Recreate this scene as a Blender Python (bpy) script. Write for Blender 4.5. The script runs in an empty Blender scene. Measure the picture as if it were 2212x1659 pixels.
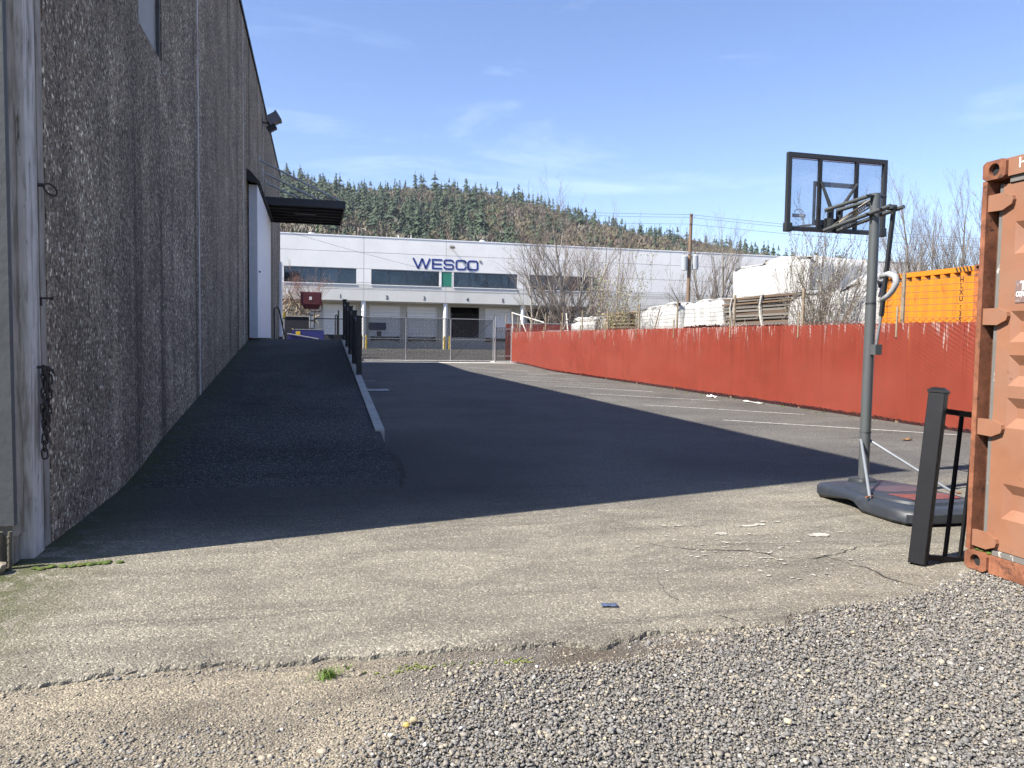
import bpy, bmesh, math, random
import numpy as np
from mathutils import Vector, Matrix, noise

random.seed(7)
scene = bpy.context.scene
col = scene.collection
R = math.radians

# ------------------------------------------------------------------ camera
yaw, pitch, roll = R(14.72), R(-3.2), math.atan(0.014)
fw = Vector((math.sin(yaw) * math.cos(pitch), math.cos(yaw) * math.cos(pitch), math.sin(pitch)))
r0 = Vector((math.cos(yaw), -math.sin(yaw), 0))
u0 = r0.cross(fw)
rt = r0 * math.cos(roll) + u0 * math.sin(roll)
up = rt.cross(fw)
cd = bpy.data.cameras.new('camera')
cd.sensor_width = 36
cd.lens = 36 * 1640 / 2212
cd.clip_start = 0.05
cd.clip_end = 9000
cam = bpy.data.objects.new('camera', cd)
cam.matrix_world = Matrix(((rt.x, up.x, -fw.x, 0), (rt.y, up.y, -fw.y, 0), (rt.z, up.z, -fw.z, 1.42), (0, 0, 0, 1)))
col.objects.link(cam)
scene.camera = cam

# ------------------------------------------------------------------ sun, sky, exposure
SUN = Vector((-8.33, -2.02, 9.28)).normalized()          # towards the sun
w = bpy.data.worlds.new('World')
scene.world = w
w.use_nodes = True
nt = w.node_tree
nt.nodes.clear()
wo = nt.nodes.new('ShaderNodeOutputWorld')
bg = nt.nodes.new('ShaderNodeBackground')
bg.inputs[1].default_value = 0.08
sky = nt.nodes.new('ShaderNodeTexSky')
sky.sky_type = 'NISHITA'
sky.sun_disc = False
sky.sun_elevation = math.asin(SUN.z)
sky.sun_rotation = math.atan2(SUN.x, SUN.y)
sky.air_density = 1.0
sky.dust_density = 0.15
sky.ozone_density = 3.0
tc = nt.nodes.new('ShaderNodeTexCoord')
mp = nt.nodes.new('ShaderNodeMapping')
mp.inputs['Scale'].default_value = (1.6, 1.6, 8.0)
mp.inputs['Rotation'].default_value = (0.10, 0.16, 0)
cn = nt.nodes.new('ShaderNodeTexNoise')
cn.inputs['Scale'].default_value = 1.7
cn.inputs['Detail'].default_value = 9
cn.inputs['Roughness'].default_value = 0.62
cn.inputs['Distortion'].default_value = 0.5
cr = nt.nodes.new('ShaderNodeValToRGB')
cr.color_ramp.elements[0].position = 0.53
cr.color_ramp.elements[0].color = (0, 0, 0, 1)
cr.color_ramp.elements[1].position = 0.86
cr.color_ramp.elements[1].color = (0.28, 0.28, 0.28, 1)
cm = nt.nodes.new('ShaderNodeMixRGB')
cm.blend_type = 'MIX'
cm.inputs[2].default_value = (8.5, 9.6, 11.0, 1)
L = nt.links.new
L(tc.outputs['Generated'], mp.inputs[0]); L(mp.outputs[0], cn.inputs[0]); L(cn.outputs[0], cr.inputs[0])
gn = nt.nodes.new('ShaderNodeMixRGB'); gn.blend_type = 'MULTIPLY'; gn.inputs[0].default_value = 1.0; gn.inputs[2].default_value = (1.03, 1.0, 1.13, 1)
L(sky.outputs[0], gn.inputs[1]); L(cr.outputs[0], cm.inputs[0]); L(gn.outputs[0], cm.inputs[1]); L(cm.outputs[0], bg.inputs[0]); L(bg.outputs[0], wo.inputs[0])

sd = bpy.data.lights.new('sun', 'SUN')
sd.energy = 5.0
sd.angle = R(0.53)
sd.color = (1.0, 0.945, 0.86)
sun = bpy.data.objects.new('sun', sd)
sun.rotation_euler = SUN.to_track_quat('Z', 'Y').to_euler()
sun.location = (-20, -5, 30)
col.objects.link(sun)

scene.view_settings.view_transform = 'Standard'
scene.view_settings.look = 'None'
scene.view_settings.gamma = 1
scene.view_settings.exposure = 1.32
scene.view_settings.use_curve_mapping = False
scene.cycles.use_denoising = True
scene.cycles.denoiser = 'OPENIMAGEDENOISE'
scene.cycles.denoising_input_passes = 'RGB_ALBEDO_NORMAL'
scene.cycles.denoising_prefilter = 'FAST'
scene.cycles.use_adaptive_sampling = True
scene.cycles.adaptive_threshold = 0.02
scene.cycles.max_bounces = 4
scene.cycles.diffuse_bounces = 3
scene.cycles.transparent_max_bounces = 12
scene.cycles.caustics_reflective = False
scene.cycles.caustics_refractive = False

# ------------------------------------------------------------------ helpers: objects
ORG = {}

def props(o, label=None, cat=None, group=None, kind=None):
    if label: o['label'] = label
    if cat: o['category'] = cat
    if group: o['group'] = group
    if kind: o['kind'] = kind
    return o

def thing(name, label, cat, loc=(0, 0, 0), rz=0.0, group=None):
    o = bpy.data.objects.new(name, None)
    o.empty_display_size = 0.2
    o.location = loc
    o.rotation_euler = (0, 0, rz)
    col.objects.link(o)
    ORG[o.name] = Vector(loc)
    return props(o, label, cat, group)

def link(name, me, m=None, parent=None, **kw):
    o = bpy.data.objects.new(name, me)
    if m is not None:
        me.materials.clear(); me.materials.append(m)
    if parent is not None:
        o.parent = parent
        ORG[o.name] = ORG.get(parent.name, Vector((0, 0, 0)))
    col.objects.link(o)
    return props(o, **kw)

def copytree(src, loc=None, rz=None, parent=None, **kw):
    c = src.copy()
    col.objects.link(c)
    c.parent = parent
    if loc is not None: c.location = loc
    if rz is not None: c.rotation_euler = (0, 0, rz)
    for ch in src.children:
        copytree(ch, parent=c)
    return props(c, **kw)

class MB:
    """collects boxes, tubes and sheets; build() makes ONE mesh object"""
    def __init__(s):
        s.v = []; s.f = []
    def add(s, vs, fs):
        n = len(s.v)
        s.v += [tuple(p) for p in vs]
        s.f += [tuple(i + n for i in f) for f in fs]
        return s
    def box(s, a, b, M=None):
        x0, y0, z0 = a; x1, y1, z1 = b
        vs = [Vector(p) for p in ((x0, y0, z0), (x1, y0, z0), (x1, y1, z0), (x0, y1, z0), (x0, y0, z1), (x1, y0, z1), (x1, y1, z1), (x0, y1, z1))]
        if M is not None: vs = [M @ p for p in vs]
        return s.add(vs, [(0, 3, 2, 1), (4, 5, 6, 7), (0, 1, 5, 4), (1, 2, 6, 5), (2, 3, 7, 6), (3, 0, 4, 7)])
    def cbox(s, c, d, M=None):
        c = Vector(c); d = Vector(d) / 2
        return s.box(c - d, c + d, M)
    def bbox(s, a, b, ch):
        """box with chamfered edges"""
        bm = bmesh.new()
        bmesh.ops.create_cube(bm, size=1)
        a = Vector(a); b = Vector(b); c = (a + b) / 2; d = b - a
        for v in bm.verts: v.co = Vector((v.co.x * d.x + c.x, v.co.y * d.y + c.y, v.co.z * d.z + c.z))
        bmesh.ops.bevel(bm, geom=list(bm.edges), offset=ch, segments=2, affect='EDGES', profile=0.6)
        return s.bm(bm)
    def bm(s, bm, M=None):
        bm.verts.index_update()
        s.add([(M @ v.co) if M is not None else v.co for v in bm.verts], [[v.index for v in f.verts] for f in bm.faces])
        bm.free()
        return s
    def tube(s, pts, rad, n=8, cap=True, closed=False):
        pts = [Vector(p) for p in pts]
        if not isinstance(rad, (list, tuple)): rad = [rad] * len(pts)
        vs = []; fs = []
        m = len(pts); prev = None
        for i, p in enumerate(pts):
            if closed: t = pts[(i + 1) % m] - pts[i - 1]
            else: t = (pts[min(i + 1, m - 1)] - pts[max(i - 1, 0)])
            t.normalize()
            if prev is None:
                a = Vector((0, 0, 1)) if abs(t.z) < 0.9 else Vector((1, 0, 0))
                x = t.cross(a).normalized()
            else:
                x = (prev - t * prev.dot(t)).normalized()
            prev = x; y = t.cross(x)
            for k in range(n):
                a = 2 * math.pi * (k + 0.5) / n
                vs.append(p + (x * math.cos(a) + y * math.sin(a)) * rad[i])
        rng = m if closed else m - 1
        for i in range(rng):
            j = (i + 1) % m
            for k in range(n):
                l = (k + 1) % n
                fs.append((i * n + k, i * n + l, j * n + l, j * n + k))
        if cap and not closed:
            fs.append(tuple(range(n))[::-1]); fs.append(tuple((m - 1) * n + k for k in range(n)))
        return s.add(vs, fs)
    def cyl(s, p0, p1, r, r1=None, n=16):
        return s.tube([p0, p1], [r, r if r1 is None else r1], n)
    def prism(s, poly, z0, z1, M=None):
        n = len(poly)
        vs = [Vector((p[0], p[1], z0)) for p in poly] + [Vector((p[0], p[1], z1)) for p in poly]
        if M is not None: vs = [M @ p for p in vs]
        return s.add(vs, [tuple(range(n))[::-1], tuple(range(n, 2 * n))] + [(i, (i + 1) % n, n + (i + 1) % n, n + i) for i in range(n)])
    def build(s, name, m, parent=None, smooth=False, local=False, **kw):
        off = Vector((0, 0, 0))
        if parent is not None and not local: off = ORG.get(parent.name, off)
        me = bpy.data.meshes.new(name)
        me.from_pydata([(p[0] - off.x, p[1] - off.y, p[2] - off.z) for p in s.v], [], s.f)
        if smooth:
            me.polygons.foreach_set('use_smooth', [True] * len(me.polygons))
            if smooth != 'all':
                try: me.set_sharp_from_angle(angle=R(40))
                except Exception: pass
        me.update()
        return link(name, me, m, parent, **kw)

def npmesh(name, V, F, m, parent=None, colr=None, smooth=False, **kw):
    """numpy arrays -> mesh, optional per-vertex colour attribute 'tint'"""
    V = np.asarray(V, np.float32).reshape(-1, 3); F = np.asarray(F, np.int32)
    if parent is not None:
        V = V - np.array(ORG.get(parent.name, (0, 0, 0)), np.float32)
    me = bpy.data.meshes.new(name)
    nv, nf, k = len(V), len(F), F.shape[1]
    me.vertices.add(nv); me.vertices.foreach_set('co', V.ravel())
    me.loops.add(nf * k); me.loops.foreach_set('vertex_index', F.ravel())
    me.polygons.add(nf)
    me.polygons.foreach_set('loop_start', np.arange(0, nf * k, k, dtype=np.int32))
    me.polygons.foreach_set('loop_total', np.full(nf, k, np.int32))
    if colr is not None:
        at = me.attributes.new('tint', 'FLOAT_COLOR', 'POINT')
        c4 = np.ones((nv, 4), np.float32); c4[:, :3] = colr
        at.data.foreach_set('color', c4.ravel())
    me.update(calc_edges=True)
    me.validate()
    if smooth: me.polygons.foreach_set('use_smooth', [True] * nf)
    return link(name, me, m, parent, **kw)

def segs_np(segs, n=3):
    """thin tapered segments (p0, p1, r0, r1) -> V, F (quads)"""
    A = np.array([s[0] for s in segs], float); B = np.array([s[1] for s in segs], float)
    ra = np.array([s[2] for s in segs], float); rb = np.array([s[3] for s in segs], float)
    T = B - A; T /= np.maximum(np.linalg.norm(T, axis=1, keepdims=True), 1e-9)
    ref = np.where(np.abs(T[:, 2:3]) < 0.9, np.array([[0, 0, 1.0]]), np.array([[1.0, 0, 0]]))
    X = np.cross(T, ref); X /= np.linalg.norm(X, axis=1, keepdims=True)
    Y = np.cross(T, X)
    rings = []
    for P, r in ((A, ra), (B, rb)):
        for k in range(n):
            a = 2 * math.pi * k / n
            rings.append(P + (X * math.cos(a) + Y * math.sin(a)) * r[:, None])
    V = np.stack(rings, 1)
    base = (np.arange(len(segs)) * 2 * n)[:, None, None]
    q = np.array([[k, (k + 1) % n, n + (k + 1) % n, n + k] for k in range(n)])[None]
    return V.reshape(-1, 3), (base + q).reshape(-1, 4)

def text_mesh(name, body, size, m, parent, origin, xdir, ydir, ext=0.004, sx=1.0, align='CENTER', bold=0.0):
    cu = bpy.data.curves.new(name, 'FONT')
    cu.body = body; cu.size = size; cu.extrude = ext; cu.align_x = align; cu.align_y = 'CENTER'; cu.offset = bold
    tmp = bpy.data.objects.new('tmp', cu)
    col.objects.link(tmp)
    dg = bpy.context.evaluated_depsgraph_get()
    me = bpy.data.meshes.new_from_object(tmp.evaluated_get(dg))
    bpy.data.objects.remove(tmp)
    x = Vector(xdir); y = Vector(ydir); z = x.cross(y); o = Vector(origin)
    off = ORG.get(parent.name, Vector((0, 0, 0))) if parent is not None else Vector((0, 0, 0))
    for v in me.vertices:
        v.co = o + x * v.co.x * sx + y * v.co.y + z * v.co.z - off
    return link(name, me, m, parent)

# ------------------------------------------------------------------ helpers: materials
def nd(nt, t, **kw):
    n = nt.nodes.new(t)
    for k, v in kw.items():
        if k in n.inputs: n.inputs[k].default_value = v
        else: setattr(n, k, v)
    return n

def ramp(nt, src, stops):
    r = nt.nodes.new('ShaderNodeValToRGB')
    e = r.color_ramp.elements
    while len(e) < len(stops): e.new(0.5)
    for i, (p, c) in enumerate(stops):
        e[i].position = p
        e[i].color = (c, c, c, 1) if not isinstance(c, (tuple, list)) else (*c[:3], 1)
    nt.links.new(src, r.inputs[0])
    return r.outputs[0]

def mix(nt, f, a, b, blend='MIX'):
    n = nt.nodes.new('ShaderNodeMixRGB'); n.blend_type = blend
    for i, v in ((0, f), (1, a), (2, b)):
        if hasattr(v, 'type') and hasattr(v, 'node'): nt.links.new(v, n.inputs[i])
        elif i == 0: n.inputs[0].default_value = v
        else: n.inputs[i].default_value = (*v[:3], 1) if isinstance(v, (tuple, list)) else (v, v, v, 1)
    return n.outputs[0]

def math_(nt, op, a, b=0.0, c=None):
    n = nt.nodes.new('ShaderNodeMath'); n.operation = op
    for i, v in enumerate((a, b, c)):
        if v is None: continue
        if hasattr(v, 'node'): nt.links.new(v, n.inputs[i])
        else: n.inputs[i].default_value = v
    return n.outputs[0]

def coords(nt, scale=(1, 1, 1), world=True, rot=(0, 0, 0)):
    if world: s = nt.nodes.new('ShaderNodeNewGeometry').outputs['Position']
    else: s = nt.nodes.new('ShaderNodeTexCoord').outputs['Object']
    m = nt.nodes.new('ShaderNodeMapping')
    m.inputs['Scale'].default_value = scale; m.inputs['Rotation'].default_value = rot
    nt.links.new(s, m.inputs[0])
    return m.outputs[0]

def noi(nt, vec, scale, detail=4, rough=0.55, dist=0.0):
    n = nd(nt, 'ShaderNodeTexNoise', Scale=scale, Detail=detail, Roughness=rough, Distortion=dist)
    nt.links.new(vec, n.inputs['Vector'])
    return n.outputs['Fac']

def newmat(name):
    m = bpy.data.materials.new(name)
    m.use_nodes = True
    b = m.node_tree.nodes['Principled BSDF']
    return m, m.node_tree, b

def setb(nt, b, colr=None, rough=None, bump=None, bstr=0.3, bdist=0.01, metal=None):
    if colr is not None: nt.links.new(colr, b.inputs['Base Color'])
    if rough is not None:
        if hasattr(rough, 'node'): nt.links.new(rough, b.inputs['Roughness'])
        else: b.inputs['Roughness'].default_value = rough
    if metal is not None: b.inputs['Metallic'].default_value = metal
    if bump is not None:
        n = nd(nt, 'ShaderNodeBump', Strength=bstr, Distance=bdist)
        nt.links.new(bump, n.inputs['Height']); nt.links.new(n.outputs[0], b.inputs['Normal'])

def simple(name, c, rough=0.6, metal=0.0, var=0.12, scale=6.0, c2=None, c2s=3.0, c2lo=0.55, c2hi=0.7, c2str=(1, 1, 1), bump=0.0, bscale=60, bdist=0.004, objrand=0.0, spec=None, stretch=(1, 1, 1), c3=None, c3s=8.0, c3lo=0.6, c3hi=0.66, c3str=(1, 1, 1)):
    """painted or raw surface: grain + patches of a second and third colour (wear, rust, dirt)"""
    m, nt, b = newmat(name)
    v = coords(nt, stretch, world=False)
    n1 = noi(nt, v, scale, 4, 0.6)
    lo = tuple(max(0, x * (1 - var)) for x in c); hi = tuple(min(1, x * (1 + var)) for x in c)
    out = ramp(nt, n1, [(0.3, lo), (0.7, hi)])
    if c2 is not None:
        n2 = noi(nt, coords(nt, c2str, world=False), c2s, 5, 0.65, 0.3)
        out = mix(nt, ramp(nt, n2, [(c2lo, 0.0), (c2hi, 1.0)]), out, c2)
    if c3 is not None:
        n3 = noi(nt, coords(nt, c3str, world=False), c3s, 5, 0.7, 0.4)
        out = mix(nt, ramp(nt, n3, [(c3lo, 0.0), (c3hi, 1.0)]), out, c3)
    if objrand:
        oi = nt.nodes.new('ShaderNodeObjectInfo')
        k = math_(nt, 'MULTIPLY_ADD', oi.outputs['Random'], objrand, 1 - objrand / 2)
        out = mix(nt, 1.0, out, k, 'MULTIPLY')
    setb(nt, b, out, rough, noi(nt, v, bscale, 3, 0.6) if bump else None, bump, bdist, metal)
    if spec is not None: b.inputs['Specular IOR Level'].default_value = spec
    return m

# ================================================================== THE SETTING
def sstep(a, b, x):
    t = min(1, max(0, (x - a) / (b - a)))
    return t * t * (3 - 2 * t)

def lotz(x, y):
    return 0.16 * sstep(34, 42, y) + 0.006 * noise.noise(Vector((x * 0.35, y * 0.35, 3.0)))

EDGE = [(-14, 3.3), (-4, 3.38), (-2, 3.40), (-1.22, 3.42), (-0.95, 3.45), (-0.82, 3.49), (-0.49, 3.47), (-0.32, 3.47), (-0.15, 3.42), (0.03, 3.44), (0.24, 3.41), (0.43, 3.45), (0.72, 3.40), (0.91, 3.38), (1.14, 3.39), (1.30, 3.31), (1.48, 3.34), (1.66, 3.37), (1.84, 3.34), (2.16, 3.33), (2.36, 3.33), (2.46, 3.45), (2.66, 3.49), (3.18, 3.55), (3.52, 3.58), (3.92, 3.79), (4.3, 3.95), (13, 4.1)]
def edge(x):
    for (a, ya), (b, yb) in zip(EDGE, EDGE[1:]):
        if a <= x <= b:
            y = ya + (yb - ya) * (x - a) / (b - a)
            break
    else:
        y = 3.4
    return y + 0.045 * noise.noise(Vector((x * 3.1, 0.5, 0))) + 0.016 * noise.noise(Vector((x * 13, 4.5, 0))) + 0.012 * noise.noise(Vector((x * 41, 2.5, 0)))

def gravz(x, y):
    return -0.026 + 0.013 * sstep(1.2, 2.5, x) + 0.008 * noise.noise(Vector((x * 1.3, y * 1.3, 8))) - 0.003

# --- materials
def asphalt_mat(name, light, dark, patchy, chip, moss=True, seed=0.0, apron=None):
    m, nt, b = newmat(name)
    p = coords(nt)
    pl = noi(nt, coords(nt, (0.5, 0.5, 0.5), rot=(0, 0, seed)), 0.9, 4, 0.6, 0.6)
    base = ramp(nt, pl, [(0.32, dark), (0.68, light)])
    sep = nt.nodes.new('ShaderNodeSeparateXYZ'); nt.links.new(p, sep.inputs[0])
    if apron is not None:
        wob = math_(nt, 'MULTIPLY_ADD', noi(nt, p, 0.6, 4, 0.6), 2.4, sep.outputs['Y'])
        f = ramp(nt, math_(nt, 'MULTIPLY', wob, 0.05), [(0.36, 1.0), (0.42, 0.0)])
        dusty = ramp(nt, noi(nt, coords(nt, (0.7, 1.6, 1)), 1.5, 5, 0.65, 0.8), [(0.35, tuple(x * 0.70 for x in apron)), (0.62, tuple(x * 1.08 for x in apron)), (0.8, tuple(x * 1.3 for x in apron))])
        base = mix(nt, f, base, dusty)
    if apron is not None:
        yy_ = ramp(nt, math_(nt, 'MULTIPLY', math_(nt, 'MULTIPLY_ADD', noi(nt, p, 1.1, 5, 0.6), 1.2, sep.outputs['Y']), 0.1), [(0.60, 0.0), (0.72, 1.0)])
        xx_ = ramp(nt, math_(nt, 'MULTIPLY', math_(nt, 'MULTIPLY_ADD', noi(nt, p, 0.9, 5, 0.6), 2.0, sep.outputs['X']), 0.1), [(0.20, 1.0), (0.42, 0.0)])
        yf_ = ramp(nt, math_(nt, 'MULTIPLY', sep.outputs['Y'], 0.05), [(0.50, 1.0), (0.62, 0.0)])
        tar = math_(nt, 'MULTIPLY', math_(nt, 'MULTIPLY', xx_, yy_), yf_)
        base = mix(nt, math_(nt, 'MULTIPLY', tar, 0.80), base, (0.048, 0.046, 0.043))  # warehouse shade deepened in the lot colour, from the shadow edge to the ramp
    # darker streaks and stains
    st = ramp(nt, noi(nt, coords(nt, (0.25, 1.8, 1), rot=(0, 0, 0.2)), 1.6, 4, 0.7, 0.5), [(0.56, 0.0), (0.74, 1.0)])
    base = mix(nt, math_(nt, 'MULTIPLY', st, patchy), base, tuple(x * 0.45 for x in dark))
    # stone chips showing in the binder, two sizes
    v1 = nd(nt, 'ShaderNodeTexVoronoi', Scale=98.0, Randomness=1.0); nt.links.new(p, v1.inputs['Vector'])
    v2 = nd(nt, 'ShaderNodeTexVoronoi', Scale=190.0, Randomness=1.0); nt.links.new(p, v2.inputs['Vector'])
    s1 = nt.nodes.new('ShaderNodeSeparateColor'); nt.links.new(v1.outputs['Color'], s1.inputs[0])
    s2 = nt.nodes.new('ShaderNodeSeparateColor'); nt.links.new(v2.outputs['Color'], s2.inputs[0])
    k1 = ramp(nt, s1.outputs[0], [(0.0, 0.72 if chip < 2.2 else 0.5), (0.55, 0.95), (0.86, 1.06), (0.95, chip), (1.0, chip * 1.15)])
    k2 = ramp(nt, s2.outputs[1], [(0.0, 0.74), (0.6, 1.0), (1.0, 1.28)])
    pit = ramp(nt, v1.outputs['Distance'], [(0.0, 1.0), (0.55, 1.0), (0.9, 0.55)])
    c = mix(nt, 1.0, base, k1, 'MULTIPLY'); c = mix(nt, 1.0, c, k2, 'MULTIPLY'); c = mix(nt, 0.7, c, pit, 'MULTIPLY')
    if moss:
        near = ramp(nt, math_(nt, 'MULTIPLY', math_(nt, 'ADD', sep.outputs['X'], 2.0), 0.6), [(0.10, 1.0), (0.55, 0.0)])
        ms = math_(nt, 'MULTIPLY', near, ramp(nt, noi(nt, p, 4.5, 5, 0.7, 0.6), [(0.38, 0.0), (0.52, 1.0)]))
        c = mix(nt, ms, c, ramp(nt, noi(nt, p, 60, 3, 0.6), [(0.3, (0.016, 0.018, 0.006)), (0.75, (0.075, 0.088, 0.014))]))
    h = math_(nt, 'ADD', math_(nt, 'MULTIPLY', v1.outputs['Distance'], -1.0), math_(nt, 'MULTIPLY', v2.outputs['Distance'], -0.4))
    h = math_(nt, 'MULTIPLY_ADD', noi(nt, p, 35, 3, 0.65), 1.2, h)
    setb(nt, b, c, 0.86, h, 0.9, 0.006)
    b.inputs['Specular IOR Level'].default_value = 0.35
    return m

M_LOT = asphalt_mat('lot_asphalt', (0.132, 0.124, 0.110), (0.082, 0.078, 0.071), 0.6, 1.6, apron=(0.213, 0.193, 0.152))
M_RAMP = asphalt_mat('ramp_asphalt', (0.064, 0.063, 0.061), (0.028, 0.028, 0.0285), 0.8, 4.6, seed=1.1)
M_REAR = asphalt_mat('rear_asphalt', (0.10, 0.094, 0.082), (0.07, 0.067, 0.06), 0.4, 1.6, moss=False, seed=2.2)

def dirt_mat():
    m, nt, b = newmat('gravel_dirt')
    p = coords(nt)
    sep = nt.nodes.new('ShaderNodeSeparateXYZ'); nt.links.new(p, sep.inputs[0])
    n1 = noi(nt, coords(nt, (0.8, 2.2, 1)), 1.3, 7, 0.65, 0.6)
    c = ramp(nt, n1, [(0.3, (0.115, 0.097, 0.073)), (0.5, (0.19, 0.164, 0.122)), (0.66, (0.27, 0.228, 0.162))])
    grey = ramp(nt, noi(nt, p, 90, 4, 0.7), [(0.3, (0.075, 0.070, 0.062)), (0.7, (0.18, 0.168, 0.148))])
    f = ramp(nt, math_(nt, 'MULTIPLY_ADD', noi(nt, p, 1.4, 4, 0.6), 0.5, math_(nt, 'MULTIPLY', sep.outputs['X'], 0.35)), [(0.28, 0.0), (0.55, 1.0)])
    c = mix(nt, f, c, grey)
    mud = noi(nt, coords(nt, (1.1, 4.0, 1)), 1.2, 5, 0.6, 0.4)
    band = ramp(nt, math_(nt, 'MULTIPLY', sep.outputs['Y'], 0.2), [(0.60, 0.0), (0.635, 1.0)])
    band = math_(nt, 'MULTIPLY', band, ramp(nt, math_(nt, 'MULTIPLY_ADD', sep.outputs['X'], 0.25, 0.2), [(0.18, 0.0), (0.42, 1.0)]))
    c = mix(nt, math_(nt, 'MULTIPLY', band, ramp(nt, mud, [(0.42, 1.0), (0.58, 0.25)])), c, (0.085, 0.068, 0.050))
    v = nd(nt, 'ShaderNodeTexVoronoi', Scale=120.0); nt.links.new(p, v.inputs['Vector'])
    s = nt.nodes.new('ShaderNodeSeparateColor'); nt.links.new(v.outputs['Color'], s.inputs[0])
    c = mix(nt, 1.0, c, ramp(nt, s.outputs[0], [(0, 0.6), (0.7, 1.05), (1.0, 1.6)]), 'MULTIPLY')
    setb(nt, b, c, 0.95, math_(nt, 'MULTIPLY_ADD', noi(nt, p, 60, 4, 0.7), 1.0, math_(nt, 'MULTIPLY', v.outputs['Distance'], -0.8)), 1.0, 0.008)
    return m
M_DIRT = dirt_mat()
M_EARTH = simple('earth', (0.13, 0.11, 0.07), 0.95, var=0.3, scale=0.5, c2=(0.07, 0.085, 0.03), c2s=0.2)
M_CONC = simple('concrete', (0.42, 0.405, 0.37), 0.85, var=0.14, scale=3, c2=(0.26, 0.25, 0.22), c2s=2.2, c2lo=0.5, c2hi=0.75, bump=0.25, bscale=70)
M_PAINT = simple('worn_white_paint', (0.42, 0.41, 0.38), 0.7, var=0.1, scale=20, c2=(0.22, 0.21, 0.19), c2s=14, c2lo=0.44, c2hi=0.58, bump=0.2, bscale=160)
M_OLDPAINT = simple('flaked_paint', (0.40, 0.38, 0.32), 0.75, var=0.1, scale=30, c2=(0.22, 0.205, 0.175), c2s=26, c2lo=0.50, c2hi=0.56)
M_CRACK = simple('crack_dark', (0.022, 0.021, 0.018), 0.95, var=0.4, scale=30, c2=(0.05, 0.06, 0.02), c2s=6, c2lo=0.55, c2hi=0.65)

# --- far ground, one sheet to the horizon
g = MB()
g.add([(-2500, -400, -0.12), (2500, -400, -0.12), (2500, 3500, -0.12), (-2500, 3500, -0.12)], [(0, 1, 2, 3)])
g.build('ground', M_EARTH, kind='structure')

# --- parking lot with its broken near edge
xs = sorted(set([round(-14 + i * 0.5, 3) for i in range(23)] + [round(-3 + i * 0.025, 3) for i in range(300)] + [round(4.5 + i * 0.4, 3) for i in range(22)]))
offs = [0, 0.012, 0.04, 0.10, 0.2, 0.4, 0.7, 1.1, 1.6, 2.2, 3, 4, 5, 6.5, 8, 10, 12, 15, 18, 22, 26, 30, 32, 34, 36, 38]
V = []; F = []
nr = len(offs) + 1
for x in xs:
    e = edge(x)
    V.append((x, e - 0.022 * random.random(), gravz(x, e) - 0.02))
    for k, o in enumerate(offs):
        y = e + o + 0.008 * (random.random() - 0.5) * (1 if k < 3 else 0)
        t = (42.6 - e) / 38.0
        if k > 4: y = e + o * (1 if o < 3 else (3 + (o - 3) * (42.6 - e - 3) / 35.0) / o)
        z = lotz(x, y) + (-0.016 * random.random() - 0.004 if k == 0 else (-0.007 * random.random() if k == 1 else (-0.003 * random.random() if k == 2 else 0)))
        V.append((x, y, z))
for i in range(len(xs) - 1):
    for k in range(nr - 1):
        a = i * nr + k
        F.append((a, a + nr, a + nr + 1, a + 1))
me = bpy.data.meshes.new('parking_lot')
me.from_pydata(V, [], F); me.update()
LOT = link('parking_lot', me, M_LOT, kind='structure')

# --- gravel ground in front
V = []; F = []
gx = [-14 + i * 0.35 for i in range(70)]; gy = [-10, -6, -3, -1, 0, 0.6, 1.1] + [1.5 + 0.1 * i for i in range(26)] + [4.2, 4.4]
for x in gx:
    for y in gy: V.append((x, y, gravz(x, y) if y < 4.1 else -0.05))
n = len(gy)
F = [(i * n + j, (i + 1) * n + j, (i + 1) * n + j + 1, i * n + j + 1) for i in range(len(gx) - 1) for j in range(n - 1)]
me = bpy.data.meshes.new('gravel_ground'); me.from_pydata(V, [], F); me.update()
me.polygons.foreach_set('use_smooth', [True] * len(me.polygons))
link('gravel_ground', me, M_DIRT, kind='structure')

# --- ramp up along the warehouse, its plateau and side wall
def rampz(y):
    return -0.015 + 1.40 * (sstep(7.0, 9.6, y) * 0.10 + 0.90 * min(1, max(0, (y - 8.6) / 13.2))) if y < 21.9 else 1.39
ry = [7.0, 7.4, 7.8, 8.2, 8.6, 9, 9.6, 10.4, 11.5, 13, 15, 17, 19, 20.5, 21.3, 21.8, 22.4, 26, 32, 38, 43.2]
rx = [-2.0, -1.4, -0.8, -0.2, 0.3, 0.7, 0.84]
V = []; F = []
for y in ry:
    for x in rx:
        tap = 0.84 if x == 0.84 else x
        zz = rampz(y) if y > 7.0 else -0.02
        V.append((tap, y, max(zz, lotz(tap, y) - 0.02) + 0.006 * noise.noise(Vector((x * 2, y * 0.7, 1)))))
n = len(rx)
F = [(i * n + j, i * n + j + 1, (i + 1) * n + j + 1, (i + 1) * n + j) for i in range(len(ry) - 1) for j in range(n - 1)]
b0 = len(V)
for y in ry: V.append((0.87, y, lotz(0.87, y) - 0.1))
F += [(i * n + n - 1, b0 + i, b0 + i + 1, (i + 1) * n + n - 1) for i in range(len(ry) - 1)]
e0 = len(V)
V += [(-2.0, 43.2, 0), (0.87, 43.2, 0)]
F.append((len(ry) * n - n, len(ry) * n - 1, e0 + 1, e0))
me = bpy.data.meshes.new('asphalt_ramp'); me.from_pydata(V, [], F); me.update()
link('asphalt_ramp', me, M_RAMP, kind='structure')

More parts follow.
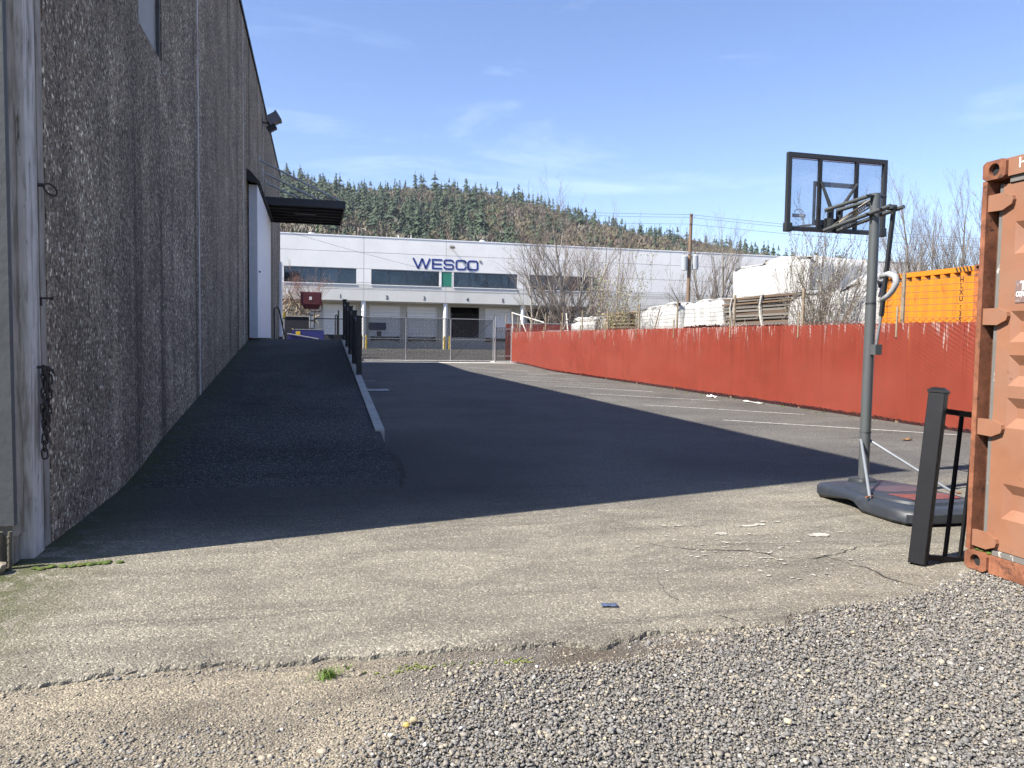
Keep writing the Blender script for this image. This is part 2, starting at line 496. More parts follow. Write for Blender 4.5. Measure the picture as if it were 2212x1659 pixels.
# --- concrete apron under the gate, rear yard beyond it, lumber yard ground
a = MB()
a.add([(-2.0, 42.55, 0.150), (12.5, 42.55, 0.150), (12.5, 46.3, 0.20), (-2.0, 46.3, 0.20), (-2.0, 42.55, -0.1), (12.5, 42.55, -0.1)], [(0, 1, 2, 3), (4, 5, 1, 0)])
a.build('concrete_apron', M_CONC, kind='structure')
a = MB()
a.add([(-80, 46.25, 0.196), (120, 46.25, 0.196), (120, 56, 0.62), (-80, 56, 0.62), (-80, 130, 0.62), (120, 130, 0.62)], [(0, 1, 2, 3), (3, 2, 5, 4)])
a.build('rear_lot', M_REAR, kind='structure')
a = MB()
a.add([(11.6, 4, -0.03), (60, 4, -0.03), (60, 46.2, 0.10), (11.6, 46.2, 0.10)], [(0, 1, 2, 3)])
a.build('lumber_yard_ground', simple('yard_gravel', (0.22, 0.20, 0.17), 0.95, var=0.3, scale=12, bump=0.5, bscale=60), kind='structure')

# --- painted stall lines, worn paint patches, cracks
for i, (xa, ya, xb, yb) in enumerate([(7.45, 12.72, 10.2, 10.02), (7.38, 16.12, 9.80, 13.55), (7.44, 19.74, 9.85, 17.05), (7.55, 23.4, 9.7, 20.6), (7.55, 26.9, 9.8, 24.3), (7.55, 30.5, 9.8, 27.9), (7.6, 34.1, 9.9, 31.5), (7.6, 37.7, 10.0, 35.1)]):
    m_ = MB(); d = Vector((xb - xa, yb - ya)); nrm = Vector((-d.y, d.x)).normalized() * 0.05
    k = 12
    vs = []
    for j in range(k + 1):
        q = Vector((xa, ya)) + d * j / k
        for s in (-1, 1):
            u = q + nrm * s * (1 + 0.12 * random.uniform(-1, 1)); vs.append((u.x, u.y, lotz(u.x, u.y) + 0.005))
    m_.add(vs, [(2 * j, 2 * j + 1, 2 * j + 3, 2 * j + 2) for j in range(k)])
    m_.build('stall_line', M_PAINT, LOT)
m_ = MB(); m_.add([(1.15, 26.55, 0.006), (2.1, 26.55, 0.006), (2.1, 26.75, 0.006), (1.15, 26.75, 0.006)], [(0, 1, 2, 3)]); m_.build('stall_line', M_PAINT, LOT)

def blot(cx, cy, rx_, ry_, seed, n=40, jag=0.35):
    vs = [(cx, cy, lotz(cx, cy) + 0.006)]
    for i in range(n):
        a = 2 * math.pi * i / n
        k = 1 + jag * noise.noise(Vector((math.cos(a) * 2.2 + seed, math.sin(a) * 2.2, seed))) + jag * 0.8 * noise.noise(Vector((math.cos(a) * 7 + seed, math.sin(a) * 7, seed)))
        x = cx + rx_ * k * math.cos(a); y = cy + ry_ * k * math.sin(a)
        vs.append((x, y, lotz(x, y) + 0.006))
    return vs, [(0, 1 + i, 1 + (i + 1) % n) for i in range(n)]
for i, (cx, cy, a_, b_) in enumerate([(3.68, 4.86, 0.085, 0.05), (2.96, 5.04, 0.05, 0.035), (3.42, 5.24, 0.06, 0.03), (3.30, 5.22, 0.07, 0.025), (3.50, 5.33, 0.03, 0.016), (3.62, 5.3, 0.035, 0.015), (2.64, 5.34, 0.025, 0.012), (2.75, 5.33, 0.04, 0.012), (3.46, 4.24, 0.018, 0.014), (2.2, 5.0, 0.02, 0.012), (2.9, 4.4, 0.03, 0.012), (3.02, 4.5, 0.022, 0.010), (3.2, 4.62, 0.02, 0.01), (3.9, 4.9, 0.03, 0.012), (3.85, 5.1, 0.02, 0.01), (2.55, 4.55, 0.018, 0.01), (2.72, 4.15, 0.012, 0.02), (3.0, 4.0, 0.01, 0.018), (2.86, 3.95, 0.02, 0.008)]):
    v_, f_ = blot(cx, cy, a_, b_, i * 3.7 + 1)
    MB().add(v_, f_).build('paint_patch', M_OLDPAINT, LOT)
# small flecks of paint, too many to count
fl = MB()
for i in range(90):
    cx = random.gauss(2.9, 0.45); cy = random.gauss(4.55, 0.42); s = random.uniform(0.003, 0.013)
    if cy < edge(cx) + 0.1: continue
    v_, f_ = blot(cx, cy, s * random.uniform(0.8, 2), s, i * 1.3, 9, 0.6)
    fl.add(v_, f_)
fl.build('paint_flecks', M_OLDPAINT, LOT, kind='stuff')

def crack(pts, wd, seed):
    P = []
    for (a, b) in zip(pts, pts[1:]):
        a = Vector(a); b = Vector(b); k = max(2, int((b - a).length / 0.025))
        for j in range(k):
            q = a.lerp(b, j / k); s = 0.03
            P.append(q + Vector((s * noise.noise(Vector((q.x * 11, q.y * 11, seed))), s * noise.noise(Vector((q.x * 11, q.y * 11, seed + 9))))))
    vs = []
    for i, q in enumerate(P):
        d = (P[min(i + 1, len(P) - 1)] - P[max(i - 1, 0)])
        if d.length == 0: d = Vector((1, 0))
        nn = Vector((-d.y, d.x)).normalized() * wd * max(0.15, 0.6 + 0.9 * noise.noise(Vector((q.x * 9, q.y * 9, seed + 3)))) * min(1, 0.2 + 3 * min(i, len(P) - 1 - i) / len(P))
        for s in (-1, 1):
            u = q + nn * s; vs.append((u.x, u.y, lotz(u.x, u.y) + 0.0045))
    MB().add(vs, [(2 * j, 2 * j + 1, 2 * j + 3, 2 * j + 2) for j in range(len(P) - 1)]).build('pavement_crack', M_CRACK, LOT)
crack([(2.1, 5.1), (2.26, 5.0), (2.36, 4.83), (2.52, 4.71), (2.74, 4.63), (2.96, 4.55), (3.02, 4.4), (3.28, 4.32), (3.4, 4.37), (3.76, 4.51), (4.22, 4.52)], 0.006, 1)
crack([(3.35, 4.40), (3.38, 4.21), (3.44, 4.05), (3.42, 3.85), (3.46, 3.72), (3.5, 3.61)], 0.008, 2)
crack([(2.0, 4.1), (1.94, 3.88), (1.94, 3.79), (1.96, 3.68)], 0.004, 3)
crack([(2.06, 3.52), (2.11, 3.40), (2.14, 3.34)], 0.005, 4)
crack([(0.82, 7.2), (0.86, 7.6), (0.95, 8.2), (0.96, 8.9), (0.95, 9.9)], 0.05, 5)
crack([(-1.2, 6.75), (0.2, 7.05), (0.95, 7.3), (2.6, 7.0), (4.2, 7.1)], 0.006, 6)
crack([(2.0, 13.5), (3.2, 17.0), (5.5, 19.5), (6.8, 24)], 0.008, 7)

# --- loose gravel: stones as real geometry in one mesh
rng = np.random.default_rng(3)
def stones(points, radii, zs, colors, flat=0.68, small=False):
    t = (1 + 5 ** 0.5) / 2
    ico = np.array([(-1, t, 0), (1, t, 0), (-1, -t, 0), (1, -t, 0), (0, -1, t), (0, 1, t), (0, -1, -t), (0, 1, -t), (t, 0, -1), (t, 0, 1), (-t, 0, -1), (-t, 0, 1)], float)
    ico /= np.linalg.norm(ico[0])
    fc = np.array([(0, 11, 5), (0, 5, 1), (0, 1, 7), (0, 7, 10), (0, 10, 11), (1, 5, 9), (5, 11, 4), (11, 10, 2), (10, 7, 6), (7, 1, 8), (3, 9, 4), (3, 4, 2), (3, 2, 6), (3, 6, 8), (3, 8, 9), (4, 9, 5), (2, 4, 11), (6, 2, 10), (8, 6, 7), (9, 8, 1)])
    if small:
        ico = np.array([(1, 0, 0), (-1, 0, 0), (0, 1, 0), (0, -1, 0), (0, 0, 1), (0, 0, -1)], float)
        fc = np.array([(0, 2, 4), (2, 1, 4), (1, 3, 4), (3, 0, 4), (2, 0, 5), (1, 2, 5), (3, 1, 5), (0, 3, 5)])
    nv = len(ico)
    N = len(points)
    V = ico[None] * (1 + 0.28 * rng.standard_normal((N, nv, 1)).clip(-1.6, 1.6))
    V *= np.stack([rng.uniform(0.75, 1.35, N), rng.uniform(0.7, 1.1, N), rng.uniform(0.45, 0.9, N) * flat * 1.3], 1)[:, None]
    # tilt then spin
    ax = rng.uniform(-0.6, 0.6, N); az = rng.uniform(0, 6.283, N)
    c, s = np.cos(ax)[:, None], np.sin(ax)[:, None]
    y = V[..., 1] * c - V[..., 2] * s; z = V[..., 1] * s + V[..., 2] * c
    V[..., 1], V[..., 2] = y, z
    c, s = np.cos(az)[:, None], np.sin(az)[:, None]
    x = V[..., 0] * c - V[..., 1] * s; y = V[..., 0] * s + V[..., 1] * c
    V[..., 0], V[..., 1] = x, y
    V *= radii[:, None, None]
    V += np.stack([points[:, 0], points[:, 1], zs], 1)[:, None]
    F = (fc[None] + (np.arange(N) * nv)[:, None, None]).reshape(-1, 3)
    return V.reshape(-1, 3), F, np.repeat(colors, nv, 0)
PAL = np.array([(0.130, 0.127, 0.122), (0.090, 0.088, 0.085), (0.160, 0.152, 0.140), (0.205, 0.182, 0.145), (0.30, 0.287, 0.26), (0.060, 0.060, 0.061), (0.165, 0.145, 0.122), (0.62, 0.61, 0.57), (0.40, 0.33, 0.20)])
PW = np.array([0.30, 0.13, 0.24, 0.14, 0.055, 0.045, 0.07, 0.009, 0.006]); PW /= PW.sum()
def palette(n, warm):
    c = PAL[rng.choice(len(PAL), n, p=PW)] * rng.uniform(0.75, 1.25, (n, 1))
    tan = np.array((0.27, 0.23, 0.165)) * rng.uniform(0.6, 1.3, (n, 1))
    return np.where((rng.random(n) < warm)[:, None], tan, c).clip(0, 0.9)
pts = []; rad = []; zz = []; warm = []
cand = np.concatenate([np.stack([rng.uniform(-3.4, 6.2, 90000), rng.uniform(1.35, 4.1, 90000)], 1), np.stack([rng.uniform(-1.3, 4.3, 125000), rng.uniform(1.9, 3.9, 125000)], 1)])
rr = np.exp(rng.normal(math.log(0.0048), 0.38, len(cand))).clip(0.0022, 0.018)
for (x, y), r_, q in zip(cand, rr, rng.random(len(cand))):
    e = edge(x) + (0.10 + 0.35 * sstep(2.2, 3.6, x)) * noise.noise(Vector((x * 2.5, y * 2.5, 2))) + 0.22 * sstep(2.6, 3.8, x)
    if y > e - 0.01: continue
    n1 = noise.noise(Vector((x * 1.1, y * 1.6, 5)))
    d = sstep(-0.25, 1.35, x + 0.8 * n1 + 1.1 * (3.1 - y)) * 0.95
    d = max(d, 0.10 + 0.10 * n1, (0.42 + 0.3 * n1) * sstep(3.15, 2.85, y), (0.5 + 0.5 * n1) * sstep(0.05, 0.015, abs(y - edge(x) + 0.03)))
    mud = math.exp(-(((x - 1.22) / 0.42) ** 2 + ((y - 3.22) / 0.085) ** 2))
    mud2 = math.exp(-(((x - 1.75) / 0.25) ** 2 + ((y - 3.24) / 0.06) ** 2))
    d *= (1 - 0.93 * mud) * (1 - 0.7 * mud2)
    if x < 0.4: d *= 1 - 0.75 * math.exp(-(((y - 3.28) / 0.10) ** 2))
    if x < -1.5 or x > 4.4 or y < 1.9: d *= 0.5
    if x < 2.4: d *= 0.35 + 0.65 * sstep(0.0, 0.16, edge(x) - y + 0.05 * n1)
    if q > d: continue
    pts.append((x, y)); rad.append(r_ * (0.75 if d < 0.3 else 1.0)); zz.append(gravz(x, y) + r_ * 0.25 + (0.012 * random.random() if d > 0.6 else 0)); warm.append(min(0.75, 0.12 + 0.6 * (1 - d)))
pts = np.array(pts); rad = np.array(rad); zz = np.array(zz); warm = np.array(warm)
# grit spilled on the asphalt
m2 = 1500
gp = np.stack([rng.uniform(-2.5, 5.2, m2), 3.35 + rng.exponential(0.55, m2)], 1)
gp = gp[[(edge(a_) + 0.03 < b_ < 7) and not (a_ > 4.0 and b_ < 4.0) for a_, b_ in gp]]
pts = np.concatenate([pts, gp]); gr_ = rng.uniform(0.002, 0.006, len(gp)); rad = np.concatenate([rad, gr_])
zz = np.concatenate([zz, np.array([lotz(*q) for q in gp]) + gr_ * 0.3]); warm = np.concatenate([warm, np.full(len(gp), 0.4)])
pal = palette(len(pts), warm); pal = (pal * 0.66 + 0.34 * np.array((0.165, 0.155, 0.137))) * 1.08
bg_ = rad > 0.0058
V, F, C = stones(pts[bg_], rad[bg_], zz[bg_], pal[bg_])
V2, F2, C2 = stones(pts[~bg_], rad[~bg_] * 1.15, zz[~bg_], pal[~bg_], small=True)
F = np.concatenate([F, F2 + len(V)]); V = np.concatenate([V, V2]); C = np.concatenate([C, C2])
def tint_mat(name, rough=0.85, nscale=300, var=0.25, bump=0.2, trans=0.0):
    m, nt, b = newmat(name)
    a = nt.nodes.new('ShaderNodeAttribute'); a.attribute_name = 'tint'
    n = noi(nt, coords(nt), nscale, 3, 0.6)
    c = mix(nt, 1.0, a.outputs['Color'], ramp(nt, n, [(0.3, 1 - var), (0.7, 1 + var)]), 'MULTIPLY')
    setb(nt, b, c, rough, n if bump else None, bump, 0.002)
    return m
M_STONE = tint_mat('stone')
npmesh('gravel_stones', V, F, M_STONE, colr=C, label='loose grey gravel spread over the foreground ground', kind='stuff', cat='gravel')

# ================================================================== THE WAREHOUSE ON THE LEFT
def aggregate_mat():
    m, nt, b = newmat('exposed_aggregate')
    p = coords(nt)
    v1 = nd(nt, 'ShaderNodeTexVoronoi', Scale=41.0); nt.links.new(coords(nt, (1, 1, 0.78)), v1.inputs['Vector'])
    v2 = nd(nt, 'ShaderNodeTexVoronoi', Scale=95.0); nt.links.new(coords(nt, (1, 1, 0.8)), v2.inputs['Vector'])
    s1 = nt.nodes.new('ShaderNodeSeparateColor'); nt.links.new(v1.outputs['Color'], s1.inputs[0])
    s2 = nt.nodes.new('ShaderNodeSeparateColor'); nt.links.new(v2.outputs['Color'], s2.inputs[0])
    c1 = ramp(nt, s1.outputs[0], [(0.0, (0.070, 0.053, 0.038)), (0.35, (0.150, 0.118, 0.086)), (0.62, (0.215, 0.173, 0.127)), (0.82, (0.33, 0.275, 0.205)), (0.93, (0.54, 0.475, 0.375)), (1.0, (0.68, 0.61, 0.49))])
    c2 = ramp(nt, s2.outputs[1], [(0.0, (0.075, 0.059, 0.044)), (0.5, (0.165, 0.132, 0.097)), (0.88, (0.28, 0.235, 0.178)), (1.0, (0.50, 0.44, 0.345))])
    big = ramp(nt, s1.outputs[2], [(0.42, 0.0), (0.46, 1.0)])
    c = mix(nt, big, c2, c1)
    gap = ramp(nt, v1.outputs['Distance'], [(0.40, 1.0), (0.78, 0.42)])
    c = mix(nt, math_(nt, 'MULTIPLY', big, 0.9), c, mix(nt, 1.0, c, gap, 'MULTIPLY'))
    # rain streaks running down, and blotches of dirt and bleaching
    st = noi(nt, coords(nt, (1, 1, 0.035)), 1.5, 6, 0.62, 0.25)
    c = mix(nt, 1.0, c, ramp(nt, st, [(0.34, 0.34), (0.44, 0.80), (0.58, 1.0), (0.70, 1.25)]), 'MULTIPLY')
    bl = noi(nt, p, 1.1, 6, 0.6, 0.4)
    c = mix(nt, 1.0, c, ramp(nt, bl, [(0.32, 0.98), (0.52, 1.28), (0.70, 1.85)]), 'MULTIPLY')
    c = mix(nt, 1.0, c, (1.10, 1.11, 1.10), 'MULTIPLY')
    h = math_(nt, 'MULTIPLY', v1.outputs['Distance'], -1.0)
    h = math_(nt, 'MULTIPLY_ADD', v2.outputs['Distance'], -0.35, h)
    setb(nt, b, c, 0.82, h, 1.0, 0.014)
    b.inputs['Specular IOR Level'].default_value = 0.3
    return m
M_AGG = aggregate_mat()
M_TRIM = simple('pale_concrete_trim', (0.50, 0.48, 0.45), 0.85, var=0.12, scale=5, c2=(0.27, 0.25, 0.22), c2s=5, c2lo=0.48, c2hi=0.62, c2str=(3, 3, 0.35), c3=(0.10, 0.09, 0.06), c3s=9, c3lo=0.62, c3hi=0.70, c3str=(2, 2, 0.5), bump=0.3, bscale=50)
M_TRIMD = simple('weathered_concrete_trim', (0.30, 0.275, 0.235), 0.9, var=0.2, scale=6, c2=(0.16, 0.145, 0.115), c2s=4, c2lo=0.48, c2hi=0.62, c2str=(3, 3, 0.5), bump=0.4, bscale=60)
M_GREYP = simple('grey_wall_paint', (0.078, 0.084, 0.084), 0.72, var=0.06, scale=2, c2=(0.058, 0.062, 0.063), c2s=2.5, c2lo=0.5, c2hi=0.7, bump=0.5, bscale=14, bdist=0.006)
M_WHITE = simple('white_paint', (0.80, 0.81, 0.82), 0.45, var=0.04, scale=3, c2=(0.62, 0.62, 0.60), c2s=3, c2lo=0.6, c2hi=0.8, c2str=(2, 2, 0.3))
M_BLACK = simple('black_metal', (0.012, 0.012, 0.013), 0.5, var=0.3, scale=8)
M_DARKGAP = simple('dark_gap', (0.012, 0.012, 0.012), 0.95, var=0.2)
M_STEEL = simple('galvanised_steel', (0.42, 0.43, 0.44), 0.45, 0.7, var=0.15, scale=12)
M_RUSTIRON = simple('rusty_iron', (0.045, 0.040, 0.040), 0.7, 0.4, var=0.3, scale=30, c2=(0.13, 0.06, 0.03), c2s=14, c2lo=0.55, c2hi=0.7)
M_ROOF = simple('roof_membrane', (0.35, 0.35, 0.34), 0.9, var=0.1)

WH = thing('warehouse', 'tall dark warehouse of exposed pebble concrete panels filling the left side', 'building', (-1.73, 5.24, 0), -0.003)
zr = lambda y: 9.2 + 0.0125 * y
def slab(mb, x0, x1, y0, y1, z0, z1a=None):
    za = zr(y0) if z1a is None else z1a; zb = zr(y1) if z1a is None else z1a
    mb.add([(x0, y0, z0), (x1, y0, z0), (x1, y1, z0), (x0, y1, z0), (x0, y0, za), (x1, y0, za), (x1, y1, zb), (x0, y1, zb)],
           [(0, 3, 2, 1), (4, 5, 6, 7), (0, 1, 5, 4), (1, 2, 6, 5), (2, 3, 7, 6), (3, 0, 4, 7)])
    return mb
JO = [0.41, 7.45, 15.15, 22.8, 30.5, 36.0]
for i in range(5):
    a, b_ = JO[i] + 0.112, JO[i + 1] - 0.03
    mb = MB()
    if i == 0:
        slab(mb, -0.25, 0, a, 3.43, -0.3); slab(mb, -0.25, 0, 4.64, b_, -0.3)
        slab(mb, -0.25, 0, 3.43, 4.64, -0.3, 4.63); slab(mb, -0.25, 0, 3.43, 4.64, 7.0)
    else: slab(mb, -0.25, 0, a, b_, -0.3)
    mb.build('wall_panel', M_AGG, WH, local=True)
    slab(MB(), -0.22, 0.006 if i else -0.006, JO[i] + (0.0 if i else 0), JO[i] + 0.11, -0.3).build('joint_strip', M_TRIM if i else M_TRIMD, WH, local=True)
slab(MB(), -0.30, -0.27, 0.3, 36, -0.3).build('backing', M_DARKGAP, WH, local=True)
# corner trim in steps
c_ = MB()
slab(c_, -0.24, 0.012, 0.13, 0.33, 0.0); slab(c_, -0.24, -0.004, 0.335, 0.365, 0.0); slab(c_, -0.24, -0.016, 0.37, 0.408, 0.0)
c_.build('corner_trim', M_TRIM, WH, local=True)
slab(MB(), -0.26, -0.035, 0.0, 0.128, 0.18).build('corner_return', M_TRIMD, WH, local=True)
ew = MB()
NB = 24
for i in range(NB):                                     # ragged lower edge of the painted end wall
    xa = -0.03 - i * (25.0 / NB if i > 11 else 0.12); xb = -0.03 - (i + 1) * (25.0 / NB if i + 1 > 11 else 0.12)
    xa, xb = max(xa, -25), max(xb, -25)
    slab(ew, xb, xa, -0.06, -0.003, 0.22 + 0.05 * random.random(), 9.2)
ew.build('end_wall', M_GREYP, WH, local=True)
slab(MB(), -25, -0.06, 0.0, 0.20, -0.3, 9.18).build('end_wall_core', M_TRIMD, WH, local=True)
slab(MB(), -25, -0.31, 0.25, 36, 8.6, 8.7).build('roof', M_ROOF, WH, local=True)
slab(MB(), -25, -0.02, 36.003, 36.25, -0.3).build('rear_wall', M_AGG, WH, local=True)
cap = MB()
cap.add([(-0.30, -0.07, 9.2), (0.045, -0.07, 9.2), (0.045, 36.3, zr(36.3)), (-0.30, 36.3, zr(36.3)), (-0.30, -0.07, 9.29), (0.045, -0.07, 9.29), (0.045, 36.3, zr(36.3) + 0.09), (-0.30, 36.3, zr(36.3) + 0.09)],
        [(0, 3, 2, 1), (4, 5, 6, 7), (0, 1, 5, 4), (1, 2, 6, 5), (2, 3, 7, 6), (3, 0, 4, 7)])
cap.build('parapet_cap', M_BLACK, WH, local=True)
vo = MB()                                               # white liner of the opening
vo.box((-0.50, 4.60, 4.63), (-0.05, 4.638, 7.0)); vo.box((-0.50, 3.432, 4.632), (-0.05, 4.60, 4.66)); vo.box((-0.52, 3.43, 4.63), (-0.50, 4.64, 7.0)); vo.box((-0.50, 3.432, 4.66), (-0.05, 3.46, 7.0))
wn = vo.build('window_opening', M_WHITE, WH, local=True)
MB().box((-0.05, 4.575, 4.66), (-0.012, 4.637, 7.0)).build('window_frame', simple('dirty_aluminium', (0.10, 0.095, 0.09), 0.6, 0.3, var=0.4, scale=9), wn, local=True)
MB().box((-0.10, 4.642, 4.50), (0.006, 4.672, 7.0)).build('window_edge_strip', M_TRIMD, WH, local=True)
# footing and conduits at the corner
M_CONDUIT = simple('dirty_conduit', (0.10, 0.088, 0.062), 0.9, var=0.3, scale=20)
ft = MB(); ft.bbox((-0.9, -0.05, -0.2), (-0.10, 0.10, 0.2), 0.03); ft.build('footing', M_CONDUIT, WH, local=True, smooth=True)
for i, (xx, rr_) in enumerate(((-0.10, 0.018), (-0.045, 0.012))):
    c_ = MB().tube([(xx, -0.095, -0.1), (xx, -0.095, 0.12), (xx + 0.004, -0.09, 0.23)], rr_, 10)
    for k in range(7): c_.tube([(xx, -0.095, -0.02 + k * 0.036), (xx, -0.095, -0.012 + k * 0.036)], rr_ * 1.12, 10)
    c_.build('conduit', M_CONDUIT, WH, local=True, smooth=True)

# wall-hung hardware -------------------------------------------------
IR = thing('iron_ring', 'iron tie ring hanging on the pale corner strip high above the chain', 'ring', (-1.73, 5.60, 2.39))
MB().tube([(0.0, 0.0, 0.0), (0.05, 0.0, 0.0)], 0.012, 8).build('staple', M_RUSTIRON, IR, local=True)
MB().tube([(0.070 - 0.028 * math.cos(a), 0.036 - 0.036 * math.cos(a), -0.020 + 0.012 * math.cos(a) + 0.034 * math.sin(a)) for a in [i * math.pi / 9 for i in range(18)]], 0.006, 8, closed=True).build('ring', M_RUSTIRON, IR, local=True, smooth=True)
NL = thing('spike', 'short dark iron spike in the corner strip between ring and chain', 'spike', (-1.73, 5.60, 1.66))
MB().tube([(0.0, 0, 0), (0.075, 0.01, 0.0)], 0.007, 8).tube([(0.068, 0.009, 0), (0.082, 0.011, 0)], 0.013, 8).tube([(0.01, 0.0, -0.005), (0.012, 0.0, -0.05)], 0.009, 6).build('shank', M_RUSTIRON, NL, local=True)
CH = thing('chain', 'dark iron chain looped over a hook on the pale corner strip', 'chain', (-1.70, 5.50, 1.19))
MB().tube([(-0.04, 0.0, 0.02), (0.03, 0.01, 0.025), (0.06, 0.04, 0.0), (0.055, 0.065, -0.02)], [0.010, 0.010, 0.008, 0.005], 8).build('hook', M_RUSTIRON, CH, local=True, smooth=True)
def link_bm(c, ang, tilt):
    M = Matrix.Translation(c) @ Matrix.Rotation(ang, 4, 'Z') @ Matrix.Rotation(tilt, 4, 'Y')
    P = []
    for i in range(16):
        a = 2 * math.pi * i / 16
        P.append(M @ Vector((0.0165 * math.cos(a), 0, 0.0165 * math.sin(a) + (0.018 if math.sin(a) > 0 else -0.018))))
    return MB().tube(P, 0.0058, 6, closed=True)
def chain_run(x, y, z, n, sway):
    for k in range(n):
        link_bm(Vector((x + 0.004 * math.sin(k), y + sway * math.sin(k * 0.6), z - k * 0.049)), (0.5 if k % 2 else 0.5 + math.pi / 2) + random.uniform(-0.25, 0.25), random.uniform(-0.12, 0.12)).build('link', M_RUSTIRON, CH, local=True, smooth=True)
chain_run(0.02, 0.0, 0.0, 12, 0.004); chain_run(0.03, 0.055, -0.01, 7, 0.005); chain_run(0.022, 0.025, -0.03, 9, 0.006)

# big white sliding door with its hood, standing proud of the wall ----------
def wx(y): return -1.73 + 0.003 * (y - 5.24)
SDR = thing('sliding_door', 'tall white ribbed steel sliding door on the warehouse wall at the ramp top', 'door', (wx(21.6), 21.6, 1.39))
x0 = wx(21.6)
d = MB(); d.box((x0 + 0.03, 21.6, 1.42), (x0 + 0.24, 21.64, 5.5)); d.build('edge_plate', simple('shaded_white_sheet', (0.55, 0.58, 0.62), 0.5, var=0.05), SDR)  # end face of the white door, blue-grey shading put into its colour
for k in range(14):
    MB().bbox((x0 + 0.03, 21.645 + k * 0.46, 1.42), (x0 + 0.255, 21.645 + k * 0.46 + 0.45, 5.5), 0.012).build('door_panel', M_WHITE, SDR)
MB().box((x0 + 0.25, 22.0, 3.22), (x0 + 0.30, 22.12, 3.25)).build('door_handle', M_BLACK, SDR)
MB().box((x0 + 0.02, 28.12, 1.40), (x0 + 0.2, 28.5, 5.6)).build('doorway_jamb', M_BLACK, SDR)
h_ = MB()
h_.add([(x0, 21.3, 5.55), (x0 + 0.34, 21.3, 5.52), (x0 + 0.34, 28.6, 5.60), (x0 + 0.08, 28.6, 5.60), (x0, 21.3, 5.86), (x0 + 0.10, 21.3, 5.80), (x0 + 0.12, 28.6, 5.86), (x0 + 0.08, 28.6, 5.9)], [(0, 3, 2, 1), (4, 5, 6, 7), (0, 1, 5, 4), (1, 2, 6, 5), (2, 3, 7, 6)])
h_.build('track_hood', M_BLACK, SDR)
for k in range(12): MB().box((x0 + 0.30, 21.5 + k * 0.58, 5.46), (x0 + 0.33, 21.54 + k * 0.58, 5.53)).build('track_hanger', M_BLACK, SDR)

SD2 = thing('white_door', 'narrow white door panel at the far end of the warehouse wall', 'door', (wx(39.4), 39.4, 1.39))
MB().bbox((wx(39.4) + 0.01, 39.4, 1.40), (wx(39.4) + 0.13, 40.6, 5.2), 0.015).build('door_leaf', M_WHITE, SD2)
MB().box((wx(39.4) + 0.02, 39.34, 1.40), (wx(39.4) + 0.16, 39.395, 1.5)).build('threshold', M_BLACK, SD2)
HR = thing('grab_rail', 'thin black tube hand rail standing beside the dark doorway', 'railing', (wx(33) + 0.1, 33.0, 1.39))
MB().tube([(0, 0, 0), (0.0, 0, 1.25), (0.12, 0.0, 1.32), (0.2, 0.0, 1.2), (0.42, 0.6, 0.0)], 0.03, 8).build('tube', M_BLACK, HR, local=True, smooth=True)

# canopy on three tie rods -------------------------------------------
CN = thing('canopy', 'flat black steel canopy over the ramp hung from three tie rods', 'canopy', (wx(28), 28.0, 5.85))
MB().box((-1.64, 26.05, 5.80), (1.00, 29.95, 5.85)).build('deck', M_BLACK, CN)
fa = MB(); fa.box((-1.64, 26.0, 5.74), (1.05, 26.05, 5.98)); fa.box((1.0, 26.052, 5.742), (1.05, 29.95, 5.978)); fa.box((-1.64, 29.952, 5.74), (1.05, 30.0, 5.98)); fa.build('fascia', simple('black_fascia', (0.012, 0.013, 0.02), 0.4, var=0.2), CN)
for k in range(5): MB().box((-1.63, 26.7 + k * 0.65, 5.75), (0.998, 26.75 + k * 0.65, 5.799)).build('purlin', M_BLACK, CN)
MB().box((-0.6, 27.6, 5.735), (0.1, 27.75, 5.76)).build('soffit_lamp', simple('soffit_lamp', (0.10, 0.10, 0.11), 0.3), CN)
for k, y in enumerate((25.9, 27.75, 29.6)):
    xx = wx(y)
    rd = MB().tube([(xx + 0.05, y + 0.05, 7.10), (0.88, min(y + 0.3, 29.9), 6.0)], 0.035, 8).build('tie_rod', simple('grey_rod', (0.36, 0.37, 0.38), 0.5, 0.3), CN, smooth=True)
    MB().box((xx + 0.001, y - 0.07, 6.98), (xx + 0.02, y + 0.09, 7.24)).tube([(xx + 0.02, y, 7.1), (xx + 0.055, y, 7.1)], 0.02, 8).build('wall_plate', M_STEEL, CN)

# floodlight ----------------------------------------------------------
FL = thing('flood_light', 'grey box floodlight bracketed high on the dark warehouse wall', 'light', (wx(27.6), 27.6, 8.75))
Mx = Matrix.Translation(Vector((0.36, 0.0, 0.12))) @ Matrix.Rotation(R(-32), 4, 'Y')
MB().box((-0.20, -0.22, -0.16), (0.20, 0.22, 0.16), Mx).box((0.16, -0.24, -0.18), (0.22, 0.24, 0.18), Mx).build('housing', simple('flood_grey', (0.13, 0.135, 0.15), 0.5, var=0.08), FL, local=True)
MB().box((0.221, -0.19, -0.13), (0.226, 0.19, 0.13), Mx).build('lens', simple('flood_lens', (0.65, 0.60, 0.50), 0.2, var=0.2), FL, local=True)
M2 = Matrix.Translation(Vector((0.30, 0.0, -0.14))) @ Matrix.Rotation(R(-32), 4, 'Y')
MB().box((-0.16, -0.13, -0.13), (0.14, 0.13, 0.06), M2).build('ballast_box', M_BLACK, FL, local=True)
MB().box((0.0, -0.05, -0.08), (0.02, 0.05, 0.10)).tube([(0.02, 0, 0.0), (0.14, 0, -0.02), (0.24, 0, 0.0)], 0.03, 8).build('bracket', simple('flood_arm', (0.09, 0.09, 0.10), 0.5), FL, local=True)
MB().tube([(0.01, -0.02, 0.06), (0.05, -0.06, 0.16), (0.10, -0.04, 0.12), (0.06, -0.02, -0.05), (0.16, 0.0, -0.13)], 0.008, 6).build('cable', M_STEEL, FL, local=True, smooth=True)

